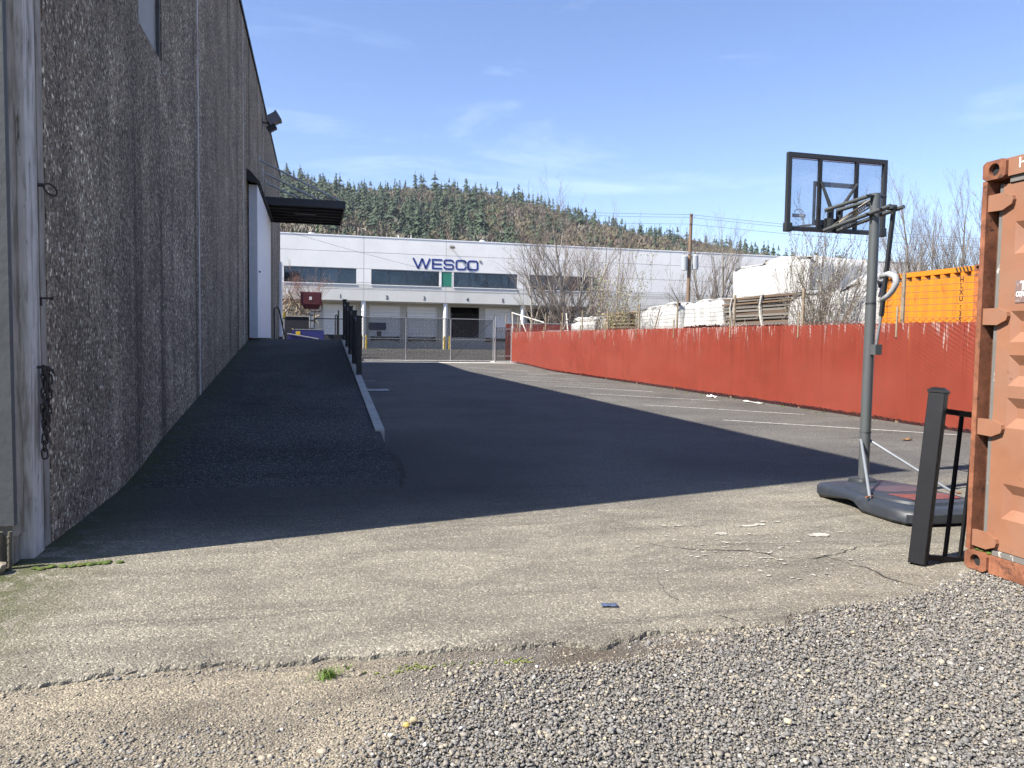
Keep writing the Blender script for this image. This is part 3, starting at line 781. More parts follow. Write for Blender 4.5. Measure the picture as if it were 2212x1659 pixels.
# railing and kerb of the ramp ---------------------------------------
RL = thing('ramp_railing', 'solid looking black steel railing along the outer edge of the ramp', 'railing', (0.86, 14.9, rampz(14.9)))
ys = [14.9 + k * 1.72 for k in range(5)]
for y in ys:
    z = rampz(y)
    p_ = MB().bbox((0.81, y - 0.05, z - 0.35), (0.91, y + 0.05, z + 1.12), 0.006)
    q = p_.build('post', M_BLACK, RL)
    MB().bbox((0.80, y - 0.062, z + 1.12), (0.92, y + 0.062, z + 1.15), 0.01).build('post_cap', M_BLACK, q)
for a, b_ in zip(ys, ys[1:]):
    za, zb = rampz(a), rampz(b_)
    for h in (0.12, 0.98):
        MB().add([(0.84, a, za + h), (0.88, a, za + h), (0.88, b_, zb + h), (0.84, b_, zb + h), (0.84, a, za + h + 0.05), (0.88, a, za + h + 0.05), (0.88, b_, zb + h + 0.05), (0.84, b_, zb + h + 0.05)],
                 [(0, 3, 2, 1), (4, 5, 6, 7), (0, 1, 5, 4), (1, 2, 6, 5), (2, 3, 7, 6), (3, 0, 4, 7)]).build('rail', M_BLACK, RL)
    for k in range(1, 15):
        y = a + (b_ - a) * k / 15; z = za + (zb - za) * k / 15
        MB().box((0.85, y - 0.010, z + 0.16), (0.87, y + 0.010, z + 0.99)).build('picket', M_BLACK, RL)
KB = thing('ramp_kerb', 'pale concrete kerb strip edging the lower part of the ramp', 'kerb', (0.8, 9.9, 0.2))
for k in range(3):
    a = 9.85 + k * 2.05; b_ = a + 2.03
    if k == 2: b_ = 21.9
    za, zb = rampz(a) + 0.02, rampz(b_) + 0.02
    MB().add([(0.775, a, 0), (0.895, a, 0), (0.895, b_, 0), (0.775, b_, 0), (0.775, a, za), (0.895, a, za), (0.895, b_, zb), (0.775, b_, zb)], [(0, 3, 2, 1), (4, 5, 6, 7), (0, 1, 5, 4), (1, 2, 6, 5), (2, 3, 7, 6), (3, 0, 4, 7)]).build('kerb_piece', M_CONC, KB)
GT = thing('drain_grate', 'rectangular iron drain grate set in the shaded asphalt beside the ramp', 'grate', (1.75, 21.6, 0.0))
fr = MB(); fr.box((1.38, 21.1, -0.02), (2.14, 21.16, 0.014)); fr.box((1.38, 22.0, -0.02), (2.14, 22.06, 0.014)); fr.box((1.38, 21.163, -0.02), (1.43, 21.997, 0.014)); fr.box((2.09, 21.163, -0.02), (2.14, 21.997, 0.014)); fr.build('frame', M_RUSTIRON, GT)
MB().box((1.431, 21.165, 0.004), (2.089, 21.995, 0.006)).build('pit', M_DARKGAP, GT)
for k in range(13): MB().box((1.45 + k * 0.049, 21.165, 0.0065), (1.475 + k * 0.049, 21.995, 0.013)).build('bar', M_STEEL, GT)

# ================================================================== FENCES AND GATE
def chainlink(P0, P1, z0, z1, pitch, r, dep, out):
    """zigzag wires between two ground points; one diagonal in front, the other behind. returns V,F"""
    P0 = Vector(P0); P1 = Vector(P1); d = (P1 - P0); Lg = d.length; d.normalize(); n = Vector(out).normalized()
    h = pitch / 2; K = int(Lg / pitch); S = int((z1 - z0) / h)
    segs = []
    for k in range(K):
        s0 = (k + 0.5) * pitch
        for j in range(S):
            q = (j + k) % 2
            sa = s0 + (h if q else -h) * 1.04; sb = s0 + (-h if q else h) * 1.04
            fa = dep if q == 0 else -dep
            a = P0 + d * sa + n * fa; b = P0 + d * sb + n * fa
            segs.append(((a.x, a.y, z0 + j * h), (b.x, b.y, z0 + (j + 1) * h), r, r))
    return segs_np(segs, 3)

def slat_mat(name, c, scuff):
    m, nt, b = newmat(name)
    p = coords(nt)
    oi = nt.nodes.new('ShaderNodeObjectInfo')
    k = math_(nt, 'MULTIPLY_ADD', oi.outputs['Random'], 0.12, 0.94)
    base = ramp(nt, noi(nt, p, 2.2, 6, 0.6), [(0.3, tuple(x * 0.86 for x in c)), (0.7, tuple(x * 1.12 for x in c))])
    base = mix(nt, 1.0, base, k, 'MULTIPLY')
    fade = ramp(nt, noi(nt, coords(nt, (0.5, 0.5, 1.2)), 0.8, 4, 0.5), [(0.4, 0.0), (0.7, 0.5)])
    base = mix(nt, fade, base, tuple(min(1, x * 1.15 + 0.02) for x in c))
    sep = nt.nodes.new('ShaderNodeSeparateXYZ'); nt.links.new(p, sep.inputs[0])
    # flaked stripes, mostly along the top edge
    topz = ramp(nt, math_(nt, 'MULTIPLY', sep.outputs['Z'], 0.5), [(0.55, 0.0), (0.93, 0.17)])
    n = noi(nt, coords(nt, (1, 1, 0.10)), 15, 5, 0.65)
    big = noi(nt, coords(nt, (1, 1, 0.6)), 0.55, 3, 0.6)
    f = math_(nt, 'ADD', math_(nt, 'ADD', n, topz), math_(nt, 'MULTIPLY', big, 0.22))
    base = mix(nt, ramp(nt, f, [(0.835, 0.0), (0.875, scuff)]), base, (0.42, 0.36, 0.33))
    worn = ramp(nt, math_(nt, 'ADD', noi(nt, coords(nt, (1, 1, 0.45)), 1.3, 5, 0.75), math_(nt, 'MULTIPLY', noi(nt, coords(nt, (1, 1, 0.2)), 22, 3, 0.6), 0.18)), [(0.72, 0.0), (0.80, 0.55)])
    base = mix(nt, worn, base, (0.075, 0.028, 0.022))
    setb(nt, b, base, 0.55, noi(nt, p, 40, 3, 0.6), 0.15, 0.003)
    return m
M_SLAT = slat_mat('red_slat', (0.196, 0.031, 0.015), 0.7)
M_REDWIRE = simple('red_wire', (0.215, 0.032, 0.017), 0.5, var=0.25, scale=3, c2=(0.13, 0.05, 0.03), c2s=4)
M_POSTB = simple('brown_steel_post', (0.24, 0.19, 0.13), 0.7, 0.1, var=0.25, scale=10, c2=(0.11, 0.06, 0.03), c2s=6)
M_WIRE = simple('dull_wire', (0.10, 0.095, 0.09), 0.6, 0.4, var=0.2)
M_GALV = simple('galvanised_pipe', (0.30, 0.30, 0.31), 0.5, 0.4, var=0.15, scale=10, c2=(0.13, 0.12, 0.12), c2s=3)
M_DARKPIPE = simple('dark_coated_pipe', (0.035, 0.035, 0.05), 0.45, 0.2, var=0.2)

FA = Vector((10.50, 9.0, 0)); FB = Vector((11.42, 43.7, 0)); FD = (FB - FA).normalized(); FN = Vector((-FD.y, FD.x, 0))   # FN points to the lot
def fz(s): return lotz(0, FA.y + s) - 0.01 if True else 0
FE = thing('red_slat_fence', 'long red slatted chain link fence with barbed wire along the parking stalls', 'fence', tuple(FA))
PITCH = 0.0775
LEN = (FB - FA).length
NS = int(LEN / PITCH)
FTOP = lambda s: 1.86 + 0.0035 * s + 0.02 * noise.noise(Vector((s * 0.3, 0, 7)))
sm = bpy.data.meshes.new('slat')
hw = 0.0393; th = 0.0025
sm.from_pydata([(-hw, -th, 0), (hw, -th, 0), (hw, th, 0), (-hw, th, 0), (-hw, -th, 1), (hw, -th, 1), (hw, th, 1), (-hw, th, 1)], [], [(0, 3, 2, 1), (4, 5, 6, 7), (0, 1, 5, 4), (1, 2, 6, 5), (2, 3, 7, 6), (3, 0, 4, 7)])
sm.materials.append(M_SLAT)
ang = math.atan2(FD.y, FD.x)
rest = MB()
for k in range(NS):
    s = (k + 0.5) * PITCH
    c = FA + FD * s
    zb = fz(s) + 0.10 + random.uniform(-0.012, 0.012) - 0.02 * sstep(8, 0, s)
    if 44 < k < 60 and random.random() < 0.0: continue
    hgt = FTOP(s) - zb + random.uniform(-0.012, 0.008)
    if k < 300:
        o = bpy.data.objects.new('slat', sm)
        o.parent = FE
        o.location = c - FA + Vector((0, 0, zb)); o.scale = (1, 1, hgt)
        o.rotation_euler = (random.uniform(-0.003, 0.003), random.uniform(-0.004, 0.004), ang + random.uniform(-0.02, 0.02))
        col.objects.link(o)
    else:
        M = Matrix.Translation(c + Vector((0, 0, zb))) @ Matrix.Rotation(ang, 4, 'Z') @ Matrix.Diagonal((1, 1, hgt, 1))
        rest.box((-hw, -th, 0), (hw, th, 1), M)
rest.build('far_slats', M_SLAT, FE, kind='stuff')
V1, F1 = chainlink((FA.x, FA.y, 0), (FB.x, FB.y, 0), 0.02, 1.93, PITCH, 0.0046, 0.013, FN)
V1[:, 2] += 0.0035 * (V1[:, 1] - 9.0) * V1[:, 2] / 1.9 + np.array([0.16 * sstep(34, 42, y) for y in V1[:, 1]])
npmesh('chain_link_mesh', V1, F1, M_REDWIRE, FE, kind='stuff')
for k, y in enumerate([9.1, 11.9, 15.0, 18.05, 21.5, 24.5, 27.6, 30.7, 33.6, 36.5, 39.3, 42.4]):
    s = (y - FA.y) / FD.y; c = FA + FD * s - FN * 0.045
    lean = random.uniform(-0.03, 0.03)
    top = 2.74 + 0.06 * random.uniform(-1, 1) + (0.05 if y > 28 else 0)
    MB().tube([(c.x, c.y, -0.1), (c.x + 0.02, c.y + lean, top)], 0.040 if k == 1 else 0.030, 8).build('post', M_POSTB, FE, smooth=True)
    MB().tube([(c.x - 0.055, c.y + 0.06, 1.6), (c.x - 0.05, c.y + 0.06, 2.17)], 0.022, 6).build('wire_stay', M_POSTB, FE, smooth=True)
for j in range(7):
    P = []
    for i in range(59):
        s = LEN * i / 58; c = FA + FD * s - FN * (0.07 + 0.01 * (j % 2))
        P.append((c.x, c.y, 1.96 + 0.0035 * s + j * 0.115 - 0.03 * (4 * ((s / 3.05) % 1) * (1 - (s / 3.05) % 1)) * random.uniform(0.5, 1.2)))
    wb = MB().tube(P, 0.0050, 4, cap=False)
    for i in range(0, 300):
        q = i / 300 * 58; a = Vector(P[int(q)]).lerp(Vector(P[min(58, int(q) + 1)]), q % 1)
        if i % 2 == 0 and i < 200: wb.tube([a + Vector((0, -0.012, -0.012)), a + Vector((0, 0.012, 0.014))], 0.004, 3, cap=False)
    wb.build('barbed_wire', M_WIRE, FE)
MB().tube([FA + FD * (LEN + 0.04) + Vector((0, 0, 0.0)), FA + FD * (LEN + 0.04) + Vector((0, 0, 2.36))], 0.035, 10).build('end_post', M_GALV, FE, smooth=True)

# second red fence crossing behind the gate
F2 = thing('red_fence_section', 'short red slatted fence section behind the gate with leaning pipes', 'fence', (11.8, 46.6, 0.2))
for k in range(74):
    o = bpy.data.objects.new('slat', sm); o.parent = F2
    o.location = (k * 0.0775, 0, 0.05); o.scale = (1, 1, 2.28 + random.uniform(-0.01, 0.01)); o.rotation_euler = (0, 0, random.uniform(-0.08, 0.08)); col.objects.link(o)
MB().tube([(-0.05, 0.03, 2.38), (5.8, 0.03, 2.40)], 0.025, 8).build('top_rail', M_GALV, F2, local=True)
for i in range(3): MB().tube([(i * 2.8, 0.04, -0.1), (i * 2.8, 0.04, 2.9)], 0.03, 8).build('post', M_POSTB, F2, local=True)
V1, F1 = chainlink((11.8, 46.6, 0), (17.6, 46.6, 0), 0.22, 2.55, PITCH, 0.0026, 0.008, (0, -1, 0))
npmesh('chain_link_mesh', V1, F1, M_REDWIRE, F2, kind='stuff')
LP = thing('leaning_pipes', 'pale pipes leaning crosswise above the far end of the red fence', 'pipes', (11.6, 42.5, 0.15))
for a, b_ in (((11.62, 44.4, 3.2), (11.66, 44.1, 0.2)), ((11.62, 44.4, 3.15), (11.65, 37.9, 2.42)), ((11.62, 42.45, 2.72), (11.62, 43.2, 0.2)), ((11.63, 42.45, 2.72), (11.63, 41.2, 1.9)), ((11.64, 40.2, 2.85), (11.62, 40.9, 0.2)), ((11.66, 34.2, 2.5), (11.66, 35.3, 1.6)), ((11.66, 34.4, 2.8), (11.66, 34.0, 1.6))):
    MB().tube([a, b_], 0.035, 8).build('pipe', simple('pale_pipe', (0.45, 0.42, 0.38), 0.6, var=0.2), LP, smooth=True)

# sliding gate
GX = [2.62, 5.2, 7.81, 10.38]
GA = thing('sliding_gate', 'wide chain link sliding gate closing the far end of the lot', 'gate', (6.5, 44.0, 0.17))
for i, x in enumerate(GX):
    MB().tube([(x, 44, 0.27), (x, 44, 2.70)], 0.032, 10).build('upright', M_GALV if i else M_DARKPIPE, GA, smooth=True)
    MB().tube([(x, 44, 2.70), (x + 0.06, 43.95, 3.05)], [0.022, 0.012], 6).build('barb_arm', M_DARKPIPE, GA)
for z, mt in ((0.27, M_GALV), (1.49, M_GALV), (2.70, M_GALV)):
    for a, b_ in zip(GX, GX[1:]): MB().tube([(a + 0.03, 44, z), (b_ - 0.03, 44, z)], 0.026 if z != 1.49 else 0.02, 8).build('rail', mt, GA, smooth=True)
MB().tube([(7.84, 44.03, 0.3), (10.35, 44.03, 2.66)], 0.016, 6).build('brace', M_GALV, GA)
MB().tube([(7.84, 44.05, 2.5), (9.0, 44.05, 1.55)], 0.016, 6).build('brace', M_DARKPIPE, GA)
MB().tube([(2.4, 44, 0.20), (10.2, 44, 0.20)], 0.03, 6).build('track', M_DARKPIPE, GA)
for z in (2.80, 2.90, 3.0): MB().tube([(2.62, 43.97, z), (6, 43.97, z - 0.02), (10.42, 43.97, z)], 0.004, 4).build('barbed_wire', M_WIRE, GA)
V1, F1 = chainlink((2.65, 44, 0), (10.36, 44, 0), 0.29, 2.69, 0.0800, 0.0125, 0.006, (0, -1, 0))
npmesh('mesh_infill', V1, F1, simple('gate_wire', (0.016, 0.017, 0.024), 0.7, 0.1, var=0.2), GA, kind='stuff')
wh = MB().tube([(2.66, 43.88, 0.31), (2.66, 43.80, 0.31)], 0.14, 18); wheel = wh.build('wheel', M_DARKPIPE, GA)
for k in range(5):
    a = k * 1.2566; MB().tube([(2.66, 43.79, 0.31), (2.66 + 0.12 * math.cos(a), 43.79, 0.31 + 0.12 * math.sin(a))], 0.012, 5).build('spoke', M_STEEL, wheel)
GP = thing('gate_post_panel', 'narrow chain link panel between the gate and the red fence end', 'fence', (10.9, 43.8, 0.15))
for x, zt in ((10.46, 2.36), (10.5, 2.9)): MB().tube([(x, 43.85 + (0.1 if zt > 2.5 else 0), 0.1), (x, 43.85 + (0.1 if zt > 2.5 else 0), zt)], 0.04, 10).build('post', M_GALV, GP, smooth=True)
for z in (0.55, 2.15): MB().tube([(10.46, 43.85, z), (11.4, 43.75, z)], 0.02, 6).build('rail', M_GALV, GP)
V1, F1 = chainlink((10.48, 43.85, 0), (11.4, 43.76, 0), 0.15, 2.3, 0.0800, 0.0125, 0.006, (0, -1, 0))
npmesh('mesh_infill', V1, F1, simple('dark_wire', (0.016, 0.017, 0.022), 0.7), GP, kind='stuff')

# ================================================================== BASKETBALL HOOP
M_HOOP = simple('hoop_grey', (0.080, 0.087, 0.088), 0.40, 0.1, var=0.08, scale=5, c2=(0.115, 0.12, 0.118), c2s=4, c2lo=0.55, c2hi=0.8, c2str=(3, 3, 0.4))
M_HOOPD = simple('hoop_dark', (0.028, 0.030, 0.032), 0.45, 0.1, var=0.1, scale=6)
M_STRUT = simple('strut_grey', (0.22, 0.235, 0.25), 0.4, 0.3, var=0.1, scale=9, c2=(0.2, 0.08, 0.03), c2s=9, c2lo=0.68, c2hi=0.74)
M_HANDLE = simple('handle_grey', (0.30, 0.31, 0.32), 0.45, var=0.06)
M_SPRING = simple('weathered_spring', (0.28, 0.25, 0.20), 0.5, 0.6, var=0.3, scale=40, c2=(0.18, 0.09, 0.05), c2s=14)
BH = thing('basketball_hoop', 'portable basketball hoop seen from behind with clear backboard on grey pole', 'hoop', (5.0, 6.0, 0.0), R(0))
def B(name, mb, m, parent=None, **kw): return mb.build(name, m, parent or BH, local=True, **kw)
# pole in three lengths
for za, zb_, r_ in ((0.10, 0.62, 0.047), (0.62, 1.82, 0.0475), (1.82, 2.83, 0.045)):
    B('pole_section', MB().tube([(0.012 * (za / 2.8), 0, za), (0.012 * (zb_ / 2.8), 0, zb_ - 0.004)], r_, 24), M_HOOP, smooth=True)
for z in (0.62, 1.82): B('pole_joint', MB().tube([(0.006, 0, z - 0.008), (0.006, 0, z + 0.006)], 0.0495, 24), M_HOOPD, smooth=True)
# base tank
def outline(k, z, inset):
    return [(p[0] + inset * (1 if p[0] < -0.02 else -1), p[1] + inset * (1 if p[1] < -0.5 else -1), z) for p in k]
bs = [(-0.40, 0.10), (-0.34, 0.20), (-0.15, 0.235), (0.15, 0.235), (0.34, 0.20), (0.40, 0.10), (0.42, -0.30), (0.44, -0.42), (0.47, -0.55), (0.48, -0.90), (0.45, -1.04), (0.34, -1.10), (0.10, -1.12), (-0.10, -1.12), (-0.34, -1.10), (-0.45, -1.04), (-0.48, -0.90), (-0.47, -0.55), (-0.44, -0.42), (-0.42, -0.30)]
def ring(z, k, dy=0.0):
    return [(x * k + 0.0, -0.44 + (y + 0.44) * k + dy, z) for x, y in bs]
def cut(z0):                                            # arched hand cut-outs in the lower edge
    o = []
    for x, y in bs:
        lift = 0.055 if abs(y + 0.36) < 0.10 else 0.0
        o.append((x, y, z0 + lift))
    return o
n = len(bs); tb = MB()
rings = [cut(0.008), ring(0.03, 1.015), ring(0.095, 1.01), ring(0.125, 0.965), ring(0.135, 0.90)]
rings[0] = [(x * 0.97, -0.44 + (y + 0.44) * 0.97, z) for x, y, z in cut(0.008)]
rings[1] = [(x, y, max(z, zc[2] + 0.012)) for (x, y, z), zc in zip(ring(0.03, 1.015), cut(0.008))]
vs = [p for r_ in rings for p in r_]
fs = [(i * n + k, i * n + (k + 1) % n, (i + 1) * n + (k + 1) % n, (i + 1) * n + k) for i in range(len(rings) - 1) for k in range(n)]
fs.append(tuple((len(rings) - 1) * n + k for k in range(n))); fs.append(tuple(range(n))[::-1])
tb.add(vs, [f[::-1] for f in fs])
base = B('base_tank', tb, simple('base_plastic', (0.022, 0.026, 0.033), 0.45, var=0.15, scale=4, c2=(0.050, 0.054, 0.058), c2s=3, c2lo=0.5, c2hi=0.72), smooth=True)
def hump(x0, x1, y0, y1, z0, z1, k=0.7):
    cx, cy = (x0 + x1) / 2, (y0 + y1) / 2
    q = []
    for zz_, s_ in ((z0, 1.0), ((z0 + z1) / 2 + (z1 - z0) * 0.2, (1 + k) / 2 + 0.06), (z1, k)):
        for i in range(16):
            a = 2 * math.pi * i / 16
            ex = math.copysign(abs(math.cos(a)) ** 0.6, math.cos(a)); ey = math.copysign(abs(math.sin(a)) ** 0.6, math.sin(a))
            q.append((cx + (x1 - x0) / 2 * s_ * ex, cy + (y1 - y0) / 2 * s_ * ey, zz_))
    return MB().add(q, [(i * 16 + j, i * 16 + (j + 1) % 16, (i + 1) * 16 + (j + 1) % 16, (i + 1) * 16 + j) for i in range(2) for j in range(16)] + [tuple(32 + j for j in range(16))])
B('tank_hump', hump(-0.36, 0.36, -0.98, 0.04, 0.132, 0.165, 0.8), base.data.materials[0], base, smooth=True)
B('pole_collar', hump(-0.11, 0.11, -0.12, 0.12, 0.13, 0.19, 0.8), M_HOOPD, base, smooth=True)
M_DECAL = simple('red_decal', (0.145, 0.036, 0.022), 0.35, var=0.25, scale=14, c2=(0.05, 0.03, 0.03), c2s=9, c2str=(1, 4, 1))
M_DECALP = simple('faded_decal', (0.070, 0.046, 0.050), 0.4, var=0.2, scale=9)
B('decal', MB().prism([(-0.20, -0.30), (0.20, -0.30), (0.24, -0.52), (0.10, -0.56), (-0.16, -0.54), (-0.24, -0.46)], 0.166, 0.1675), M_DECALP, base)
B('decal', MB().prism([(-0.26, -0.60), (-0.02, -0.66), (0.22, -0.64), (0.27, -0.80), (0.24, -0.88), (-0.22, -0.88)], 0.166, 0.1675), M_DECAL, base)
B('filler_cap', MB().tube([(0.28, -1.115, 0.085), (0.28, -1.175, 0.085)], 0.035, 14).tube([(0.28, -1.165, 0.085), (0.28, -1.19, 0.085)], 0.026, 14), M_HOOPD, base, smooth=True)
for sx in (-1, 1):
    B('strut', MB().tube([(sx * 0.05, -0.005, 0.55), (sx * 0.06, -0.03, 0.53), (sx * 0.43, -0.60, 0.155), (sx * 0.445, -0.625, 0.135)], [0.011, 0.013, 0.013, 0.010], 10), M_STRUT, smooth=True)
    B('strut_bolt', MB().tube([(sx * 0.40, -0.60, 0.15), (sx * 0.49, -0.63, 0.15)], 0.009, 8), simple('rust_bolt', (0.16, 0.07, 0.035), 0.7, var=0.3, scale=30))
# backboard
bx0, bx1, bz0, bz1, by = -0.455, 0.705, 2.565, 3.33, 0.70
B('frame_bar', MB().box((bx0, by - 0.03, bz1 - 0.045), (bx1, by + 0.012, bz1)), M_HOOPD)
B('frame_bar', MB().box((bx0, by - 0.03, bz0), (bx1, by + 0.012, bz0 + 0.035)), M_HOOPD)
for xa in (bx0, bx1 - 0.04): B('frame_bar', MB().box((xa, by - 0.03, bz0 + 0.036), (xa + 0.04, by + 0.012, bz1 - 0.046)), M_HOOPD)
for xa in (bx0 - 0.012, bx1 - 0.062): B('corner_pad', MB().bbox((xa, by - 0.038, bz0 - 0.014), (xa + 0.074, by + 0.02, bz0 + 0.075), 0.008), M_HOOPD)
for xa in (-0.105, 0.325): B('mullion', MB().box((xa, by - 0.032, bz0 + 0.036), (xa + 0.036, by - 0.004, bz1 - 0.046)), M_BLACK)
def pane_mat():
    m = bpy.data.materials.new('clear_board'); m.use_nodes = True; nt = m.node_tree
    for x in list(nt.nodes):
        if x.type == 'BSDF_PRINCIPLED': nt.nodes.remove(x)
    o = [x for x in nt.nodes if x.type == 'OUTPUT_MATERIAL'][0]
    t = nd(nt, 'ShaderNodeBsdfTransparent'); t.inputs[0].default_value = (0.86, 0.88, 0.90, 1)
    gl = nd(nt, 'ShaderNodeBsdfGlossy', Roughness=0.08); gl.inputs[0].default_value = (1, 1, 1, 1)
    fr = nd(nt, 'ShaderNodeFresnel', IOR=1.35)
    df = nd(nt, 'ShaderNodeBsdfDiffuse'); df.inputs[0].default_value = (0.55, 0.57, 0.6, 1)
    m1 = nd(nt, 'ShaderNodeMixShader'); m2 = nd(nt, 'ShaderNodeMixShader')
    m1.inputs[0].default_value = 0.10
    nt.links.new(t.outputs[0], m1.inputs[1]); nt.links.new(df.outputs[0], m1.inputs[2])
    nt.links.new(fr.outputs[0], m2.inputs[0]); nt.links.new(m1.outputs[0], m2.inputs[1]); nt.links.new(gl.outputs[0], m2.inputs[2])
    nt.links.new(m2.outputs[0], o.inputs[0])
    return m
B('board_pane', MB().box((bx0 + 0.041, by, bz0 + 0.036), (bx1 - 0.041, by + 0.006, bz1 - 0.046)), pane_mat())
M_TAPE = simple('board_marking', (0.36, 0.40, 0.44), 0.5, var=0.05)
tp = MB(); tp.box((-0.14, by + 0.007, 3.02), (0.39, by + 0.009, 3.07)); tp.box((-0.14, by + 0.007, 2.645), (0.39, by + 0.009, 2.69)); tp.box((-0.14, by + 0.0071, 2.691), (-0.105, by + 0.0089, 3.019)); tp.box((0.355, by + 0.0071, 2.691), (0.39, by + 0.0089, 3.019))
B('shooter_square', tp, M_TAPE)
ib = MB()
for a, b_ in (((bx0 + 0.05, 3.277), (bx1 - 0.05, 3.272)), ((bx0 + 0.05, 2.612), (bx1 - 0.05, 2.607))): ib.box((a[0], by + 0.007, b_[1]), (b_[0], by + 0.009, a[1] + 0.003))
B('border_line', ib, M_TAPE)
# faint arched logo plate, lower left of the board
lg = MB(); lg.box((-0.375, by - 0.002, 2.70), (-0.225, by - 0.0005, 2.735))
for k in range(9):
    a = math.pi * (0.12 + 0.76 * k / 8); lg.cbox((-0.30 + 0.055 * math.cos(a), by - 0.001, 2.735 + 0.045 * math.sin(a)), (0.010, 0.0015, 0.010))
for k in range(5): lg.cbox((-0.34 + 0.02 * k, by - 0.001, 2.69 - 0.01 * (2 - abs(k - 2))), (0.012, 0.0015, 0.008))
lp = B('board_logo', lg, simple('logo_grey', (0.16, 0.17, 0.19), 0.5))
text_mesh('logo_lettering', 'LIFETIME', 0.030, simple('logo_pale', (0.6, 0.62, 0.65), 0.5), BH, Vector((5.0, 6.0, 0)) + Vector((-0.30, by - 0.0025, 2.718)), (1, 0, 0), (0, 0, 1), 0.0003)
# rim beyond the board
rc = Vector((0.125, by + 0.30, 2.66))
B('rim', MB().tube([rc + Vector((0.228 * math.cos(a), 0.228 * math.sin(a), 0)) for a in [i * math.pi / 16 for i in range(32)]], 0.009, 8, closed=True).box((-0.02, by + 0.0095, 2.58), (0.27, by + 0.085, 2.67)), M_HOOPD, smooth=True)
# arms, bracket, spring, brace, lift handle
B('bracket', MB().box((0.00, by - 0.10, 2.555), (0.03, by - 0.033, 2.80)).box((0.105, by - 0.10, 2.555), (0.135, by - 0.033, 2.80)).box((-0.03, by - 0.04, 2.60), (0.165, by - 0.0325, 2.70)), M_HOOPD)
for sx in (-0.062, 0.074):
    B('upper_arm', MB().tube([(sx, -0.02, 2.80), (sx + 0.02, by - 0.07, 2.775)], 0.019, 14), M_HOOP, smooth=True)
    B('lower_arm', MB().tube([(sx, -0.28, 2.664), (sx + 0.02, by - 0.06, 2.575)], 0.019, 14), M_HOOP, smooth=True)
for y_, z_ in ((-0.02, 2.80), (-0.02, 2.632), (-0.19, 2.653)): B('pivot_bolt', MB().tube([(-0.10, y_, z_), (0.11, y_, z_)], 0.010, 10), M_HOOPD)
B('spring', MB().tube([(0.035 + 0.022 * math.cos(i * 0.9), 0.12 + i * 0.0032, 2.765 - i * 0.00115 + 0.022 * math.sin(i * 0.9)) for i in range(120)], 0.0055, 5, cap=False), M_SPRING, smooth=True)
B('spring_rod', MB().tube([(-0.015, 0.03, 2.765), (-0.012, 0.30, 2.70), (-0.008, by - 0.10, 2.60)], 0.007, 6).tube([(0.085, 0.03, 2.765), (0.08, 0.35, 2.68), (0.07, by - 0.10, 2.60)], 0.008, 6), M_SPRING, smooth=True)
B('spring_sleeve', MB().tube([(0.035, -0.02, 2.79), (0.035, 0.13, 2.755)], 0.030, 12), M_STRUT, smooth=True)
for sx, ex in ((0.02, -0.085), (0.115, 0.34)):
    B('brace', MB().tube([(sx, by - 0.075, 2.78), (ex, by - 0.04, 3.06)], [0.020, 0.013], 8), M_HOOPD, smooth=True)
B('lift_bar', MB().tube([(0.03, -0.215, 2.675), (0.02, -0.125, 1.70)], 0.021, 4), M_HOOPD)
B('lift_tube', MB().tube([(0.02, -0.125, 1.72), (0.015, -0.075, 1.40)], 0.013, 8), M_STRUT, smooth=True)
B('lift_bracket', MB().box((-0.02, -0.115, 1.345), (0.05, -0.045, 1.44)), M_HOOP)
B('lift_hinge', MB().box((-0.005, -0.228, 2.655), (0.055, -0.195, 2.688)), M_HOOP)
B('handle', MB().tube([(0.02, -0.10, 2.06), (0.02, -0.20, 2.075), (0.02, -0.275, 2.045), (0.02, -0.295, 2.00), (0.02, -0.26, 1.93), (0.02, -0.20, 1.88), (0.02, -0.12, 1.84)], [0.024, 0.028, 0.030, 0.030, 0.026, 0.024, 0.022], 10), M_HANDLE, smooth='all')

# ================================================================== CONTAINERS
M_RUSTP = simple('faded_orange_paint', (0.238, 0.106, 0.058), 0.6, var=0.12, scale=3.5, c2=(0.232, 0.122, 0.078), c2s=1.9, c2lo=0.42, c2hi=0.66, c3=(0.12, 0.045, 0.02), c3s=9, c3lo=0.66, c3hi=0.72, c3str=(1, 1, 0.6), bump=0.12, bscale=25)
M_RUST = simple('rusted_frame', (0.17, 0.062, 0.030), 0.8, var=0.35, scale=14, c2=(0.28, 0.11, 0.055), c2s=4, c2lo=0.5, c2hi=0.65, c3=(0.055, 0.026, 0.016), c3s=11, c3lo=0.58, c3hi=0.68, bump=0.4, bscale=60)
M_RUSTD = simple('dark_rust', (0.075, 0.032, 0.018), 0.85, var=0.4, scale=16, c2=(0.15, 0.06, 0.03), c2s=8, bump=0.4, bscale=60)
M_GASK = simple('grey_rubber', (0.13, 0.125, 0.115), 0.7, var=0.12, scale=8, c2=(0.45, 0.41, 0.36), c2s=12, c2lo=0.63, c2hi=0.68, c2str=(1, 1, 0.5))
M_WCH = simple('chalk_white', (0.75, 0.73, 0.70), 0.8)

